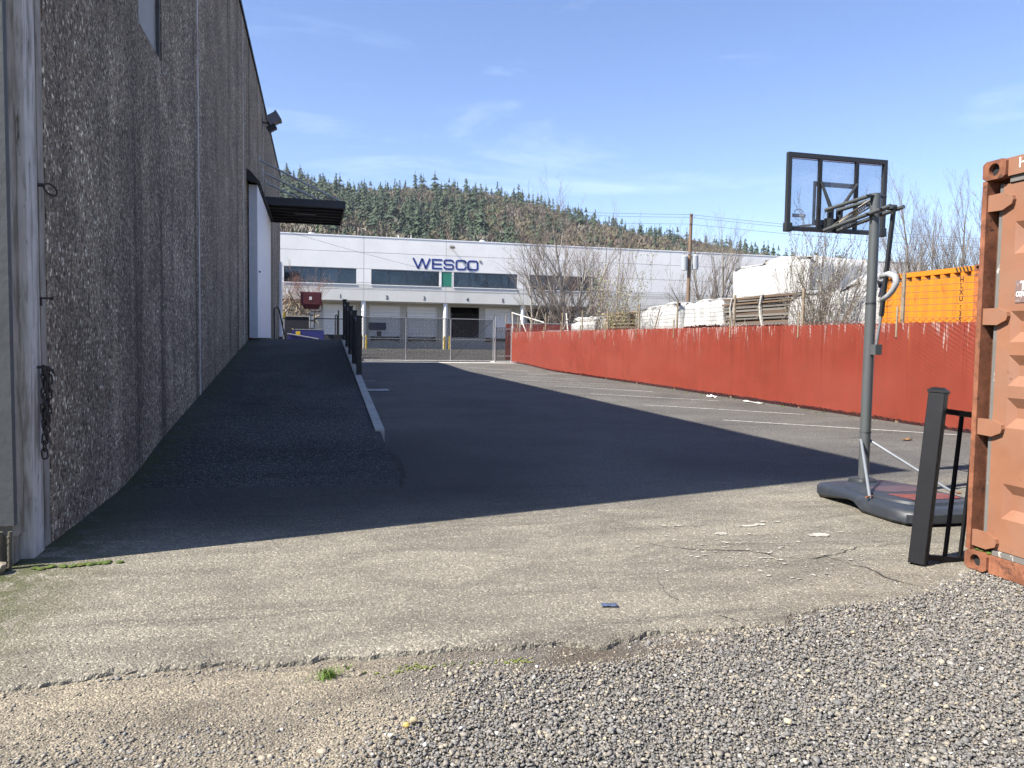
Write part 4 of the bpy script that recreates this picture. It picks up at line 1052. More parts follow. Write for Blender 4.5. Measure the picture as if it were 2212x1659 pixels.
def casting(mb, x0, y0, z0, sx, sy, sz, hole=True):
    """corner fitting with an oval hole on the -x face"""
    x1, y1, z1 = x0 + sx, y0 + sy, z0 + sz
    mb.box((x0 + 0.03, y0, z0), (x1, y1, z1))
    n = 20; cy, cz = (y0 + y1) / 2, (z0 + z1) / 2
    hy, hz = sy * 0.235, sz * 0.34
    o = []; i_ = []
    for k in range(n):
        a = 2 * math.pi * (k + 0.5) / n
        c, s = math.cos(a), math.sin(a)
        t = 1 / max(abs(c) / (sy / 2), abs(s) / (sz / 2))
        ou = (cy + c * t, cz + s * t)
        dz = (hz - hy) * (1 if s > 0 else -1) if hz > hy else 0
        i_.append((cy + hy * c, cz + hy * s + dz)); o.append(ou)
    vs = [(x0, a, b) for a, b in o] + [(x0, a, b) for a, b in i_] + [(x0 + 0.0295, a, b) for a, b in i_] + [(x0 + 0.03, a, b) for a, b in o]
    fs = []
    for k in range(n):
        l = (k + 1) % n
        fs += [(k, n + k, n + l, l), (n + k, 2 * n + k, 2 * n + l, n + l), (k, l, 3 * n + l, 3 * n + k)]
    return mb.add(vs, fs)
def dark_oval(x, cy, cz, hy, hz):
    n = 20; vs = []
    for k in range(n):
        a = 2 * math.pi * (k + 0.5) / n; c, s = math.cos(a), math.sin(a)
        vs.append((x, cy + hy * c, cz + hy * s + (hz - hy) * (1 if s > 0 else -1)))
    return MB().add(vs, [tuple(range(n))[::-1]])

RC = thing('shipping_container', 'faded rust orange shipping container with closed doors at the right edge', 'container', (4.11, 3.97, 0))
def K(name, mb, m, parent=None, **kw): return mb.build(name, m, parent or RC, local=True, **kw)
W_, H_, L_ = 2.44, 2.59, 6.06
for y0, z0 in ((-0.165, 0.0), (-0.165, H_ - 0.118), (-W_, 0.0), (-W_, H_ - 0.118)):
    c_ = K('corner_casting', casting(MB(), 0.0, y0, z0, 0.178, 0.165, 0.118), M_RUST)
    K('casting_hole', dark_oval(0.0289, y0 + 0.0825, z0 + 0.059, 0.037, 0.039), M_DARKGAP, c_)
for sgn, ya in ((1, 0.0), (-1, -W_)):
    yy = lambda a, b: (min(ya - sgn * a, ya - sgn * b), max(ya - sgn * a, ya - sgn * b))
    p_ = MB(); a, b = yy(0.0, 0.035); p_.box((0.005, a, 0.119), (0.16, b, H_ - 0.119)); a, b = yy(0.035, 0.10); p_.box((0.11, a, 0.119), (0.16, b, H_ - 0.119))
    K('corner_post', p_, M_RUST)
    a, b = yy(0.036, 0.085); K('post_recess', MB().box((0.10, a, 0.12), (0.109, b, H_ - 0.12)), M_RUSTD)
sl = MB(); sl.box((0.02, -W_ + 0.166, 0.0), (0.16, -0.166, 0.115)); K('sill', sl, M_RUST)
hd = MB(); hd.box((0.02, -W_ + 0.166, H_ - 0.112), (0.16, -0.166, H_ - 0.002)); K('header', hd, M_RUSTP)
K('gasket', MB().box((0.035, -W_ + 0.17, 0.118), (0.07, -0.17, 0.150)), M_GASK)
K('gasket', MB().box((0.035, -W_ + 0.17, H_ - 0.15), (0.07, -0.17, H_ - 0.115)), M_GASK)
BANDS = [(0.36, 0.58), (0.93, 1.116), (1.19, 1.38), (1.46, 1.65), (2.0, 2.195)]
def leaf(yh, ym):
    """door leaf from hinge edge yh to meeting edge ym, with pressed-in ribs"""
    mb = MB(); s = 1 if ym > yh else -1
    f = 0.045; zb, zt = 0.155, H_ - 0.155
    ya, yb = yh + s * 0.095, ym - s * 0.12
    q = lambda p: (p[0], p[1], p[2])
    def quad(a, b, c, d): mb.add([a, b, c, d], [(0, 1, 2, 3)] if s < 0 else [(3, 2, 1, 0)])
    quad((f, yh, zb), (f, ya, zb), (f, ya, zt), (f, yh, zt)); quad((f, yb, zb), (f, ym, zb), (f, ym, zt), (f, yb, zt))
    z = zb
    for a, b in BANDS:
        quad((f, ya, z), (f, yb, z), (f, yb, a), (f, ya, a))
        i = 0.062; dp = 0.034; za, zc = a + i, b - i * 1.0
        ia, ib = ya + s * 0.045, yb - s * 0.045
        quad((f + dp, ia, za), (f + dp, ib, za), (f + dp, ib, zc), (f + dp, ia, zc))
        quad((f, ya, a), (f, yb, a), (f + dp, ib, za), (f + dp, ia, za))
        quad((f + dp, ia, zc), (f + dp, ib, zc), (f, yb, b), (f, ya, b))
        quad((f, ya, a), (f + dp, ia, za), (f + dp, ia, zc), (f, ya, b))
        quad((f + dp, ib, za), (f, yb, a), (f, yb, b), (f + dp, ib, zc))
        z = b
    quad((f, ya, z), (f, yb, z), (f, yb, zt), (f, ya, zt))
    quad((f, yh, zb), (f, yh, zt), (f + 0.05, yh, zt), (f + 0.05, yh, zb))
    return mb
for yh, ym in ((-0.118, -1.212), (-W_ + 0.118, -1.228)):
    s = 1 if ym > yh else -1
    dl = K('door_leaf', leaf(yh, ym), M_RUSTP)
    g0, g1 = sorted((yh - s * 0.028, yh - s * 0.001)); K('gasket', MB().box((0.050, g0, 0.15), (0.085, g1, H_ - 0.15)), M_GASK, dl)
    for z in (0.20, 0.92, 1.62, 2.33):
        ya = yh - s * 0.115; yb = yh + s * 0.085
        pts_ = [(ya, z - 0.05), (yh + s * 0.02, z - 0.055), (yb, z - 0.025), (yb + s * 0.008, z), (yb, z + 0.025), (yh + s * 0.02, z + 0.052), (ya, z + 0.05)]
        M = Matrix(((0, 0, 1, 0), (1, 0, 0, 0), (0, 1, 0, 0), (0, 0, 0, 1)))
        hg = MB().prism(pts_ if s < 0 else pts_[::-1], 0.018, 0.044, M).tube([(0.03, ya + s * 0.012, z - 0.052), (0.03, ya + s * 0.012, z + 0.052)], 0.024, 10)
        K('hinge', hg, M_RUSTP, dl)
    for k, yb in enumerate((yh + s * 0.42, ym - s * 0.20)):
        K('lock_bar', MB().tube([(0.018, yb, 0.06), (0.018, yb, H_ - 0.06)], 0.017, 10), M_RUST, dl, smooth=True)
        for z in (0.19, 0.80, 1.80, 2.40): K('bar_keeper', MB().box((0.0, yb - 0.045, z - 0.035), (0.044, yb + 0.045, z + 0.035)), M_RUSTP, dl)
        hy_ = sorted((yb + s * 0.018, yb + s * 0.34)); K('lock_handle', MB().box((0.004, hy_[0], 1.02), (0.020, hy_[1], 1.05)), M_STEEL, dl)
# data plate and header lettering
pl = K('company_plate', MB().box((0.040, -0.70, 1.70), (0.0445, -0.238, 1.835)), simple('scratched_plate', (0.17, 0.115, 0.105), 0.6, var=0.2, scale=30, c2=(0.42, 0.38, 0.36), c2s=40, c2lo=0.55, c2hi=0.62))
ORG['plate'] = ORG[RC.name]
text_mesh('lettering', 'TEX', 0.068, M_WCH, pl, Vector((4.11, 3.97, 0)) + Vector((0.0385, -0.272, 1.800)), (0, -1, 0), (0, 0, 1), 0.0008, 0.95, 'LEFT', 0.003)
text_mesh('lettering', 'CONTAINERS', 0.040, M_WCH, pl, Vector((4.11, 3.97, 0)) + Vector((0.0385, -0.246, 1.750)), (0, -1, 0), (0, 0, 1), 0.0008, 0.62, 'LEFT', 0.0015)
text_mesh('lettering', 'H', 0.09, M_WCH, RC, Vector((4.11, 3.97, 0)) + Vector((0.0185, -0.235, H_ - 0.05)), (0, -1, 0), (0, 0, 1), 0.0006, 1.0, 'LEFT')
# corrugated sides and roof
def corr(mb, a, b, z0, z1, axis, dep, pitch=0.278):
    """corrugated sheet from a to b (2D points), relief along normal"""
    a = Vector(a); b = Vector(b); d = b - a; Ln = d.length; d.normalize(); n = Vector((-d.y, d.x))
    K_ = max(1, round(Ln / pitch)); p = Ln / K_; P = []
    for k in range(K_):
        for t, o in ((0, 0), (0.26, 0), (0.5, dep), (0.76, dep)):
            P.append(a + d * (k + t) * p + n * o)
    P.append(b)
    m = len(P)
    vs = [(q.x, q.y, z0) for q in P] + [(q.x, q.y, z1) for q in P]
    return mb.add(vs, [(i, i + 1, m + i + 1, m + i) for i in range(m - 1)])
K('side_wall', corr(MB(), (0.16, -0.03), (L_ - 0.16, -0.03), 0.15, H_ - 0.06, 0, -0.036), M_RUSTP)
K('side_wall', corr(MB(), (0.16, -W_ + 0.03), (L_ - 0.16, -W_ + 0.03), 0.15, H_ - 0.06, 0, 0.036), M_RUSTP)
rf = MB(); rf.box((0.16, -W_ + 0.03, H_ - 0.05), (L_, -0.03, H_ - 0.03)); rf.box((0.16, -0.10, H_ - 0.07), (L_, -0.001, H_ - 0.005)); rf.box((0.16, -W_ + 0.001, H_ - 0.07), (L_, -W_ + 0.10, H_ - 0.005)); K('roof', rf, M_RUSTP)
fl_ = MB(); fl_.box((0.16, -W_ + 0.01, 0.02), (L_, -0.01, 0.15)); fl_.box((L_ - 0.02, -W_ + 0.02, 0.15), (L_, -0.02, H_ - 0.07)); K('underframe', fl_, M_RUST)
def blob(mb, c, r, sq, seed):
    bm = bmesh.new(); bmesh.ops.create_icosphere(bm, subdivisions=2, radius=1)
    for v in bm.verts:
        k = 1 + 0.35 * noise.noise(v.co * 2.1 + Vector((seed, seed * 2, 0)))
        v.co = Vector((v.co.x * r * k + c[0], v.co.y * r * k * 0.8 + c[1], v.co.z * r * sq * k + c[2]))
    return mb.bm(bm)
M_MOSS = simple('moss', (0.055, 0.085, 0.010), 0.95, var=0.5, scale=60, c2=(0.10, 0.075, 0.02), c2s=20, bump=0.8, bscale=180, bdist=0.004)
MS = MB()
for i, (a, b_) in enumerate(((0.05, -0.09), (0.06, -0.125), (0.04, -0.15), (0.045, -0.06))): blob(MS, (4.11 + a, 3.97 + b_, 0.123), 0.020 + 0.005 * (i % 2), 0.4, i)
MS.build('moss_clump', M_MOSS, smooth=True, label='green moss clump sitting on the lower corner of the rust container', cat='moss')

# orange container end wall behind the red fence
M_OR = simple('orange_paint', (0.52, 0.185, 0.012), 0.5, var=0.08, scale=3, c2=(0.30, 0.085, 0.012), c2s=5, c2lo=0.60, c2hi=0.72, c2str=(1, 1, 0.35), c3=(0.12, 0.04, 0.02), c3s=6, c3lo=0.70, c3hi=0.74)
OC = thing('orange_container', 'bright orange shipping container with corrugated end wall behind the red fence', 'container', (12.5, 12.0, 0))
def O(name, mb, m, parent=None, **kw): return mb.build(name, m, parent or OC, local=True, **kw)
OW, OH, OZ = 2.62, 2.90, 0.14
for y0 in (0.0, OW - 0.165):
    for z0 in (OZ, OZ + OH - 0.118): 
        c_ = O('corner_casting', casting(MB(), 0.0, y0, z0, 0.178, 0.165, 0.118), M_RUST); O('casting_hole', dark_oval(0.0289, y0 + 0.0825, z0 + 0.059, 0.037, 0.039), M_DARKGAP, c_)
    O('corner_post', MB().box((0.004, y0 + 0.004, OZ + 0.119), (0.16, y0 + 0.161, OZ + OH - 0.119)), M_OR if y0 > 1 else simple('orange_rust_post', (0.36, 0.11, 0.025), 0.7, var=0.4, scale=8, c2=(0.14, 0.05, 0.02), c2s=6))
O('top_rail', MB().box((0.004, 0.167, OZ + OH - 0.11), (0.12, OW - 0.167, OZ + OH - 0.01)), M_OR)
O('bottom_rail', MB().box((0.004, 0.167, OZ + 0.002), (0.12, OW - 0.167, OZ + 0.15)), M_OR)
# end wall: vertical corrugations, -x face
P = []; kn = 9; p = (OW - 0.322) / kn
for k in range(kn):
    for t, o in ((0, 0.012), (0.30, 0.012), (0.50, 0.085), (0.78, 0.085)): P.append((o, 0.161 + (k + t) * p))
P.append((0.02, OW - 0.161)); m = len(P)
O('end_wall', MB().add([(x, y, OZ + 0.15) for x, y in P] + [(x, y, OZ + OH - 0.11) for x, y in P], [(i, m + i, m + i + 1, i + 1) for i in range(m - 1)]), M_OR)
M_HAZ = simple('black_stripe', (0.02, 0.02, 0.018), 0.6)
for yb in (0.20, OW - 0.62):
    for k in range(5):
        y = yb + k * 0.085
        O('hazard_stripe', MB().add([(0.0015, y, OZ + OH - 0.105), (0.0015, y + 0.042, OZ + OH - 0.105), (0.0015, y + 0.082, OZ + OH - 0.015), (0.0015, y + 0.04, OZ + OH - 0.015)], [(0, 3, 2, 1)]), M_HAZ)
for i, chh in enumerate('HLXU6354'):
    text_mesh('code_letter', chh, 0.138, simple('stencil_black', (0.02, 0.012, 0.010), 0.7), OC, Vector((12.5 + 0.0105, 12.0 + 0.161 + 1.16 * p, 2.775 - i * 0.127 - (0.045 if i > 3 else 0))), (0, -1, 0), (0, 0, 1), 0.001, 0.95, 'CENTER', 0.004)
bd = MB(); bd.box((0.16, 0.01, OZ + 0.01), (6.0, OW - 0.01, OZ + 0.14)); bd.box((0.121, 0.02, OZ + OH - 0.05), (6.0, OW - 0.02, OZ + OH - 0.02)); bd.box((5.98, 0.02, OZ + 0.14), (6.0, OW - 0.02, OZ + OH - 0.06)); O('roof_and_floor', bd, M_OR)
for y, s_ in ((0.02, 1), (OW - 0.02, -1)): O('side_wall', corr(MB(), (0.16, y), (5.98, y), OZ + 0.14, OZ + OH - 0.05, 0, 0.036 * s_), M_OR)
for xx in (0.3, 5.6): O('timber_block', MB().box((xx, 0.1, -0.06), (xx + 0.2, OW - 0.1, OZ - 0.003)), simple('block_timber', (0.16, 0.11, 0.07), 0.9))

# ================================================================== LEANING BLACK RAILING PANEL
M_ALU = simple('black_powder_coat', (0.008, 0.008, 0.009), 0.5, 0.0, var=0.2, scale=12, c2=(0.04, 0.03, 0.022), c2s=18, c2lo=0.68, c2hi=0.75, spec=0.25)
LR = thing('railing_panel', 'loose black railing panel with thick post leaning beside the rust container', 'railing', (3.84, 4.07, 0.0), R(0))
Mt = Matrix.Rotation(R(7.2), 4, 'Y') @ Matrix.Rotation(R(-2.0), 4, 'X')
def Lr(name, mb, m=M_ALU, parent=None, **kw): return mb.build(name, m, parent or LR, local=True, **kw)
def spun(mb): mb.v = [tuple(Mt @ Vector(v)) for v in mb.v]; return mb
def rotz(mb, a): 
    Mz = Matrix.Rotation(a, 4, 'Z'); mb.v = [tuple(Mz @ Vector(v)) for v in mb.v]; return mb
pst = Lr('post', spun(rotz(MB().bbox((-0.05, -0.05, 0.004), (0.05, 0.05, 1.13), 0.005), R(33))))
capm = MB().add([(-0.056, -0.056, 1.131), (0.056, -0.056, 1.131), (0.056, 0.056, 1.131), (-0.056, 0.056, 1.131), (-0.056, -0.056, 1.146), (0.056, -0.056, 1.146), (0.056, 0.056, 1.146), (-0.056, 0.056, 1.146), (-0.03, -0.03, 1.166), (0.03, -0.03, 1.166), (0.03, 0.03, 1.166), (-0.03, 0.03, 1.166)],
    [(0, 3, 2, 1), (0, 1, 5, 4), (1, 2, 6, 5), (2, 3, 7, 6), (3, 0, 4, 7), (4, 5, 9, 8), (5, 6, 10, 9), (6, 7, 11, 10), (7, 4, 8, 11), (8, 9, 10, 11)])
Lr('post_cap', spun(rotz(capm, R(33))), M_ALU, pst)
for z in (0.25, 0.80): Lr('bolt_hole', spun(rotz(MB().tube([(0.02, -0.0508, z), (0.02, -0.0515, z)], 0.008, 10), R(33))), M_DARKGAP, pst)
for z in (0.03, 1.00): Lr('rail', spun(MB().box((0.055, -0.018, z), (1.7, 0.018, z + 0.036))))
for k in range(12): Lr('baluster', spun(MB().box((0.20 + k * 0.125, -0.010, 0.067), (0.22 + k * 0.125, 0.010, 0.999))))

# ================================================================== SMALL THINGS ON THE GROUND
def flat_scrap(name, cx, cy, lx, ly, rz, m, label, cat, curl=0.02, seed=0, z=0.006):
    mb = MB(); n = 9; k = 5; vs = []
    for i in range(n):
        for j in range(k):
            u = i / (n - 1) - 0.5; v = j / (k - 1) - 0.5
            x = u * lx * (1 + 0.1 * noise.noise(Vector((v * 3, seed, 1)))); y = v * ly * (1 + 0.25 * noise.noise(Vector((u * 4, seed, 2))))
            zz_ = z + curl * (abs(noise.noise(Vector((u * 2.5 + seed, v * 2.5, 0)))) + (1.2 * max(0, u - 0.32) ** 1.0))
            c, s = math.cos(rz), math.sin(rz)
            vs.append((cx + x * c - y * s, cy + x * s + y * c, lotz(cx, cy) + zz_))
    mb.add(vs, [(i * k + j, (i + 1) * k + j, (i + 1) * k + j + 1, i * k + j + 1) for i in range(n - 1) for j in range(k - 1)])
    o = mb.build(name, m, smooth=True, label=label, cat=cat)
    md = o.modifiers.new('thick', 'SOLIDIFY'); md.thickness = 0.003; md.offset = 1
    return o
flat_scrap('plastic_scrap', 1.545, 3.755, 0.085, 0.045, R(-12), simple('blue_grey_plastic', (0.055, 0.075, 0.13), 0.5, var=0.3, scale=60, c2=(0.12, 0.13, 0.16), c2s=60), 'small torn blue plastic scrap lying on the sunlit pavement', 'scrap', 0.012, 2)
flat_scrap('paper_scrap', 10.42, 16.4, 0.62, 0.11, R(100), simple('white_plastic_sheet', (0.50, 0.48, 0.45), 0.6, var=0.1), 'crumpled white plastic strip along the foot of the red fence', 'scrap', 0.06, 5)
flat_scrap('paper_scrap', 10.35, 18.3, 0.35, 0.16, R(80), simple('white_plastic_sheet', (0.75, 0.73, 0.70), 0.6, var=0.1), 'small white plastic scrap at the fence foot beyond the longer strip', 'scrap', 0.08, 8)
flat_scrap('dead_leaf', 8.75, 9.6, 0.16, 0.10, R(20), simple('dry_leaf', (0.20, 0.11, 0.05), 0.8, var=0.3, scale=30), 'curled brown leaf on the asphalt behind the basketball pole', 'leaf', 0.05, 3)
def stone_thing(name, x, y, z, r, sq, m, label, seed):
    mb = MB(); blob(mb, (x, y, z), r, sq, seed); mb.build(name, m, smooth=True, label=label, cat='stone')
stone_thing('pebble', 0.335, 2.745, -0.005, 0.014, 0.8, simple('yellow_stone', (0.46, 0.33, 0.09), 0.6, var=0.15, scale=60), 'small yellow pebble resting on the grey gravel', 1)
stone_thing('pebble', 0.365, 2.775, -0.004, 0.017, 0.75, simple('tan_stone', (0.30, 0.25, 0.15), 0.7, var=0.15, scale=60), 'tan pebble touching the yellow pebble on the gravel', 2)
stone_thing('pebble', 0.27, 2.69, -0.008, 0.011, 0.75, simple('cream_stone', (0.50, 0.46, 0.36), 0.7, var=0.15, scale=60), 'cream pebble just left of the yellow pebble', 3)
stone_thing('rock', -1.84, 5.07, 0.03, 0.075, 0.6, simple('tan_rock', (0.26, 0.22, 0.16), 0.85, var=0.3, scale=20, bump=0.5, bscale=60), 'lumpy tan rock at the foot of the grey painted wall corner', 4)
# crumbled asphalt edge and moss beside the wall corner
MS = MB()
for i in range(26):
    t = i / 25; blob(MS, (-1.62 + 0.42 * t + random.uniform(-0.03, 0.03), 5.11 + 0.06 * t + random.uniform(-0.02, 0.02), 0.006), random.uniform(0.012, 0.03), 0.35, i)
MS.build('moss_patch', M_MOSS, smooth=True, label='sunlit green moss on the crumbled asphalt edge near the wall corner', cat='moss', kind='stuff')
# grass and weed tufts growing from the edge
def tuft(name, x, y, z, n, h, spread, c, label):
    sg = []
    V = []; F = []
    for i in range(n):
        a = random.uniform(0, 6.28); r_ = abs(random.gauss(0, spread)); q = Vector((x + r_ * math.cos(a), y + r_ * 0.6 * math.sin(a), z))
        hh = h * random.uniform(0.4, 1.1); lean = Vector((random.gauss(0, 0.6), random.gauss(0, 0.6), 0)) * hh
        w_ = Vector((math.cos(a + 1.5), math.sin(a + 1.5), 0)) * random.uniform(0.0012, 0.0025)
        b_ = len(V)
        V += [tuple(q - w_), tuple(q + w_), tuple(q + lean * 0.4 + w_ * 0.8 + Vector((0, 0, hh * 0.65))), tuple(q + lean * 0.4 - w_ * 0.8 + Vector((0, 0, hh * 0.65))), tuple(q + lean + Vector((0, 0, hh)))]
        F += [(b_, b_ + 1, b_ + 2, b_ + 3), (b_ + 3, b_ + 2, b_ + 4)]
    MB().add(V, F).build(name, simple(name + '_green', c, 0.7, var=0.35, scale=80), label=label, cat='grass')
tuft('grass_tuft', 0.06, 3.27, -0.03, 200, 0.044, 0.036, (0.10, 0.165, 0.022), 'bright green grass tuft at the broken asphalt edge left of centre')
tuft('grass_tuft', 0.15, 3.33, -0.03, 22, 0.028, 0.010, (0.10, 0.16, 0.025), 'tiny grass sprig just right of the bright tuft')
MS = MB()
for cx, cy, nn, sp in ((0.46, 3.27, 40, 0.05), (0.30, 3.25, 14, 0.05), (0.72, 3.27, 14, 0.05), (0.92, 3.25, 34, 0.035)):
    for i in range(nn): blob(MS, (cx + random.gauss(0, sp), cy + random.gauss(0, 0.018), gravz(cx, cy) + 0.004), random.uniform(0.003, 0.008), 0.5, i + cx)
MS.build('moss_film', simple('yellow_green_moss', (0.13, 0.15, 0.035), 0.95, var=0.4, scale=90), smooth=True, label='thin yellow green moss on the dirt below the asphalt edge', cat='moss', kind='stuff')
MS = MB()
for i in range(60):
    y = random.uniform(13, 26); s = (y - FA.y) / FD.y; c = FA + FD * s + FN * random.uniform(0.0, 0.35)
    blob(MS, (c.x, c.y, 0.004), random.uniform(0.015, 0.05), 0.25, i)
MS.build('fence_foot_moss', M_MOSS, smooth=True, label='moss and weeds along the foot of the long red fence', cat='moss', kind='stuff')

# ================================================================== LUMBER YARD BEHIND THE RED FENCE
def tarp_mat(name, c):
    m, nt, b = newmat(name)
    p = coords(nt)
    n1 = noi(nt, coords(nt, (1.4, 1.4, 0.5)), 2.2, 6, 0.6, 1.2)
    colr = ramp(nt, noi(nt, p, 1.5, 5, 0.6), [(0.3, tuple(x * 0.9 for x in c)), (0.7, c)])
    setb(nt, b, colr, 0.5, n1, 0.7, 0.12)
    return m
M_TARP = tarp_mat('white_wrap', (0.425, 0.423, 0.412))
M_TARPB = tarp_mat('pale_blue_wrap', (0.33, 0.342, 0.36))
def tarp(name, x0, x1, y0, y1, z0, zt, label, cat='tarp', m=None, seed=0, round_=0.35, flare=0.25, sag=0.12, zt2=None, n=(18, 44, 12)):
    """sheet draped over a stack: top with slumps, sides that hang in folds and flare at the foot. zt2: top height at y1"""
    m = m or M_TARP
    zt2 = zt if zt2 is None else zt2
    nx, ny, nz = n
    mb = MB()
    # param: go round the perimeter, from foot up over the shoulder to the crown
    per = []
    def edgepts():
        P = []
        for i in range(ny): P.append((x0, y0 + (y1 - y0) * i / ny, -1, 0))
        for i in range(nx): P.append((x0 + (x1 - x0) * i / nx, y1, 0, 1))
        for i in range(ny): P.append((x1, y1 - (y1 - y0) * i / ny, 1, 0))
        for i in range(nx): P.append((x1 - (x1 - x0) * i / nx, y0, 0, -1))
        return P
    E_ = edgepts(); N = len(E_)
    cx, cy = (x0 + x1) / 2, (y0 + y1) / 2
    vs = []
    rows = []
    for j in range(nz + 1):                      # sides
        t = j / nz
        row = []
        for k, (x, y, nx_, ny_) in enumerate(E_):
            ztop = zt + (zt2 - zt) * (y - y0) / (y1 - y0)
            s = k * 0.35
            fold = 0.13 * noise.noise(Vector((s * 0.6, t * 1.0, seed))) + 0.05 * noise.noise(Vector((s * 2.8, t * 1.6, seed + 5)))
            o = fold * (0.4 + 0.9 * (1 - t)) + flare * (1 - t) ** 3 - round_ * 0.35 * max(0, (t - 0.75) / 0.25) ** 2
            foot = z0 + 0.12 * abs(noise.noise(Vector((s * 0.8, 0, seed + 2))))
            row.append((x + nx_ * o, y + ny_ * o, foot + (ztop - round_ * 0.25 - foot) * t ** 0.9))
        rows.append(row)
    for t in (0.88, 0.7, 0.4, 0.02):             # crown
        row = []
        for k, (x, y, nx_, ny_) in enumerate(E_):
            ztop = zt + (zt2 - zt) * (y - y0) / (y1 - y0)
            xx = cx + (x - cx) * t; yy = cy + (y - cy) * (t if t > 0.5 else t)
            row.append((xx, yy, ztop - sag * 0.8 * (1 if t > 0.8 else 0.3) + sag * noise.noise(Vector((xx * 1.1, yy * 1.1, seed + 9)))))
        rows.append(row)
    vs = [p for r_ in rows for p in r_]
    fs = [(i * N + k, i * N + (k + 1) % N, (i + 1) * N + (k + 1) % N, (i + 1) * N + k) for i in range(len(rows) - 1) for k in range(N)]
    fs.append(tuple((len(rows) - 1) * N + k for k in range(N)))
    mb.add(vs, [f[::-1] for f in fs])
    return mb.build(name, m, smooth='all', label=label, cat=cat)

def wood(name, c, v=0.3): return simple(name, c, 0.85, var=v, scale=4, stretch=(8, 0.7, 8), c2=tuple(x * 0.55 for x in c), c2s=3, c2str=(8, 0.8, 8), objrand=0.5, bump=0.3, bscale=20)
M_GREYW = wood('weathered_grey_timber', (0.15, 0.135, 0.118))
M_BROWNW = wood('brown_timber', (0.12, 0.08, 0.05))
M_TANW = wood('tan_lath', (0.30, 0.22, 0.13))
M_STRAP = simple('white_strap', (0.36, 0.35, 0.32), 0.6, var=0.05)

# grey timber stack with straps
LS = thing('timber_stack', 'stack of weathered grey planks tied with white straps beside the tarps', 'lumber', (13.4, 20.5, 0))
bxm = bpy.data.meshes.new('plank'); bxm.from_pydata([(-.5, -.5, -.5), (.5, -.5, -.5), (.5, .5, -.5), (-.5, .5, -.5), (-.5, -.5, .5), (.5, -.5, .5), (.5, .5, .5), (-.5, .5, .5)], [], [(0, 3, 2, 1), (4, 5, 6, 7), (0, 1, 5, 4), (1, 2, 6, 5), (2, 3, 7, 6), (3, 0, 4, 7)])
def plank(par, c, d, m, rz=0, rx=0, name='plank'):
    me = bpy.data.meshes.get('plank_' + m.name)
    if me is None:
        me = bxm.copy(); me.name = 'plank_' + m.name; me.materials.append(m)
    o = bpy.data.objects.new(name, me); o.parent = par
    o.location = Vector(c) - ORG[par.name]; o.scale = d; o.rotation_euler = (rx, 0, rz); col.objects.link(o)
    return o
zc = 0.15; lay = 0
while zc < 2.92:
    tk = random.choice((0.05, 0.065, 0.085))
    for k in range(4):
        plank(LS, (13.3 + k * 0.31 + random.uniform(-0.05, 0.04) + (0.05 if k == 0 else 0), 20.6 + random.uniform(-0.22, 0.22), zc + tk / 2), (0.29, 3.9 + random.uniform(-0.3, 0.35), tk), M_GREYW if random.random() < 0.86 else M_BROWNW, random.uniform(-0.012, 0.012))
    zc += tk
    if lay % 3 == 2:
        for yy in (19.2, 20.6, 22.0): plank(LS, (13.75, yy, zc + 0.018), (1.25, 0.08, 0.036), M_BROWNW, name='bearer')
        zc += 0.040
    else: zc += 0.006
    lay += 1
for y, z1 in ((21.9, 2.9), (22.1, 2.9), (20.4, 2.95)):
    P = [(13.14, y + 0.1 * math.sin(k * 1.3), z1 - k * 0.32) for k in range(9)]
    MB().tube(P, [0.05 if y < 21 else 0.035] * 9, 5).build('strap', M_STRAP, LS, smooth=True)
sg = []
for i in range(40):
    q = Vector((13.05, 21.9 + random.gauss(0, 0.45), random.uniform(1.7, 2.3)))
    P = [q]
    for k in range(6):
        q = q + Vector((random.uniform(-0.04, 0.04), random.gauss(0, 0.14), random.uniform(-0.16, 0.06))); P.append(q)
    for a, b_ in zip(P, P[1:]): sg.append((tuple(a), tuple(b_), 0.007, 0.007))
V1, F1 = segs_np(sg, 3); npmesh('loose_strapping', V1, F1, M_STRAP, LS, kind='stuff')

# laths / stickers seen end-on
LT = thing('lath_stack', 'tall open stack of thin tan laths behind the yellow leaved shrub', 'lumber', (14.0, 31.5, 0))
for r_ in range(17):
    for k in range(5):
        plank(LT, (13.6 + random.uniform(-0.06, 0.06), 30.5 + k * 0.55 + random.uniform(-0.08, 0.08), 0.25 + r_ * 0.155), (1.4, random.uniform(0.25, 0.5), 0.075), M_TANW, name='lath')
    plank(LT, (13.6, 31.6, 0.25 + r_ * 0.155 + 0.065), (0.09, 2.8, 0.05), M_TANW, name='sticker')
BP = thing('plank_pile', 'low pile of brown planks between white wraps near the fence far end', 'lumber', (12.8, 34.5, 0))
for r_ in range(12):
    for k in range(3): plank(BP, (12.7 + k * 0.32, 34.6 + random.uniform(-0.3, 0.3), 0.2 + r_ * 0.15), (0.3, 4.6 + random.uniform(-0.5, 0.4), 0.13), M_BROWNW, random.uniform(-0.02, 0.02))
DS = thing('dark_plank_stack', 'dark brown planks showing through the gap in the long white tarp', 'lumber', (13.5, 25.0, 0))
for r_ in range(15):
    for k in range(2): plank(DS, (13.62 + k * 0.32, 24.2 + random.uniform(-0.1, 0.1), 0.2 + r_ * 0.165), (0.3, 3.4, 0.15), M_BROWNW)

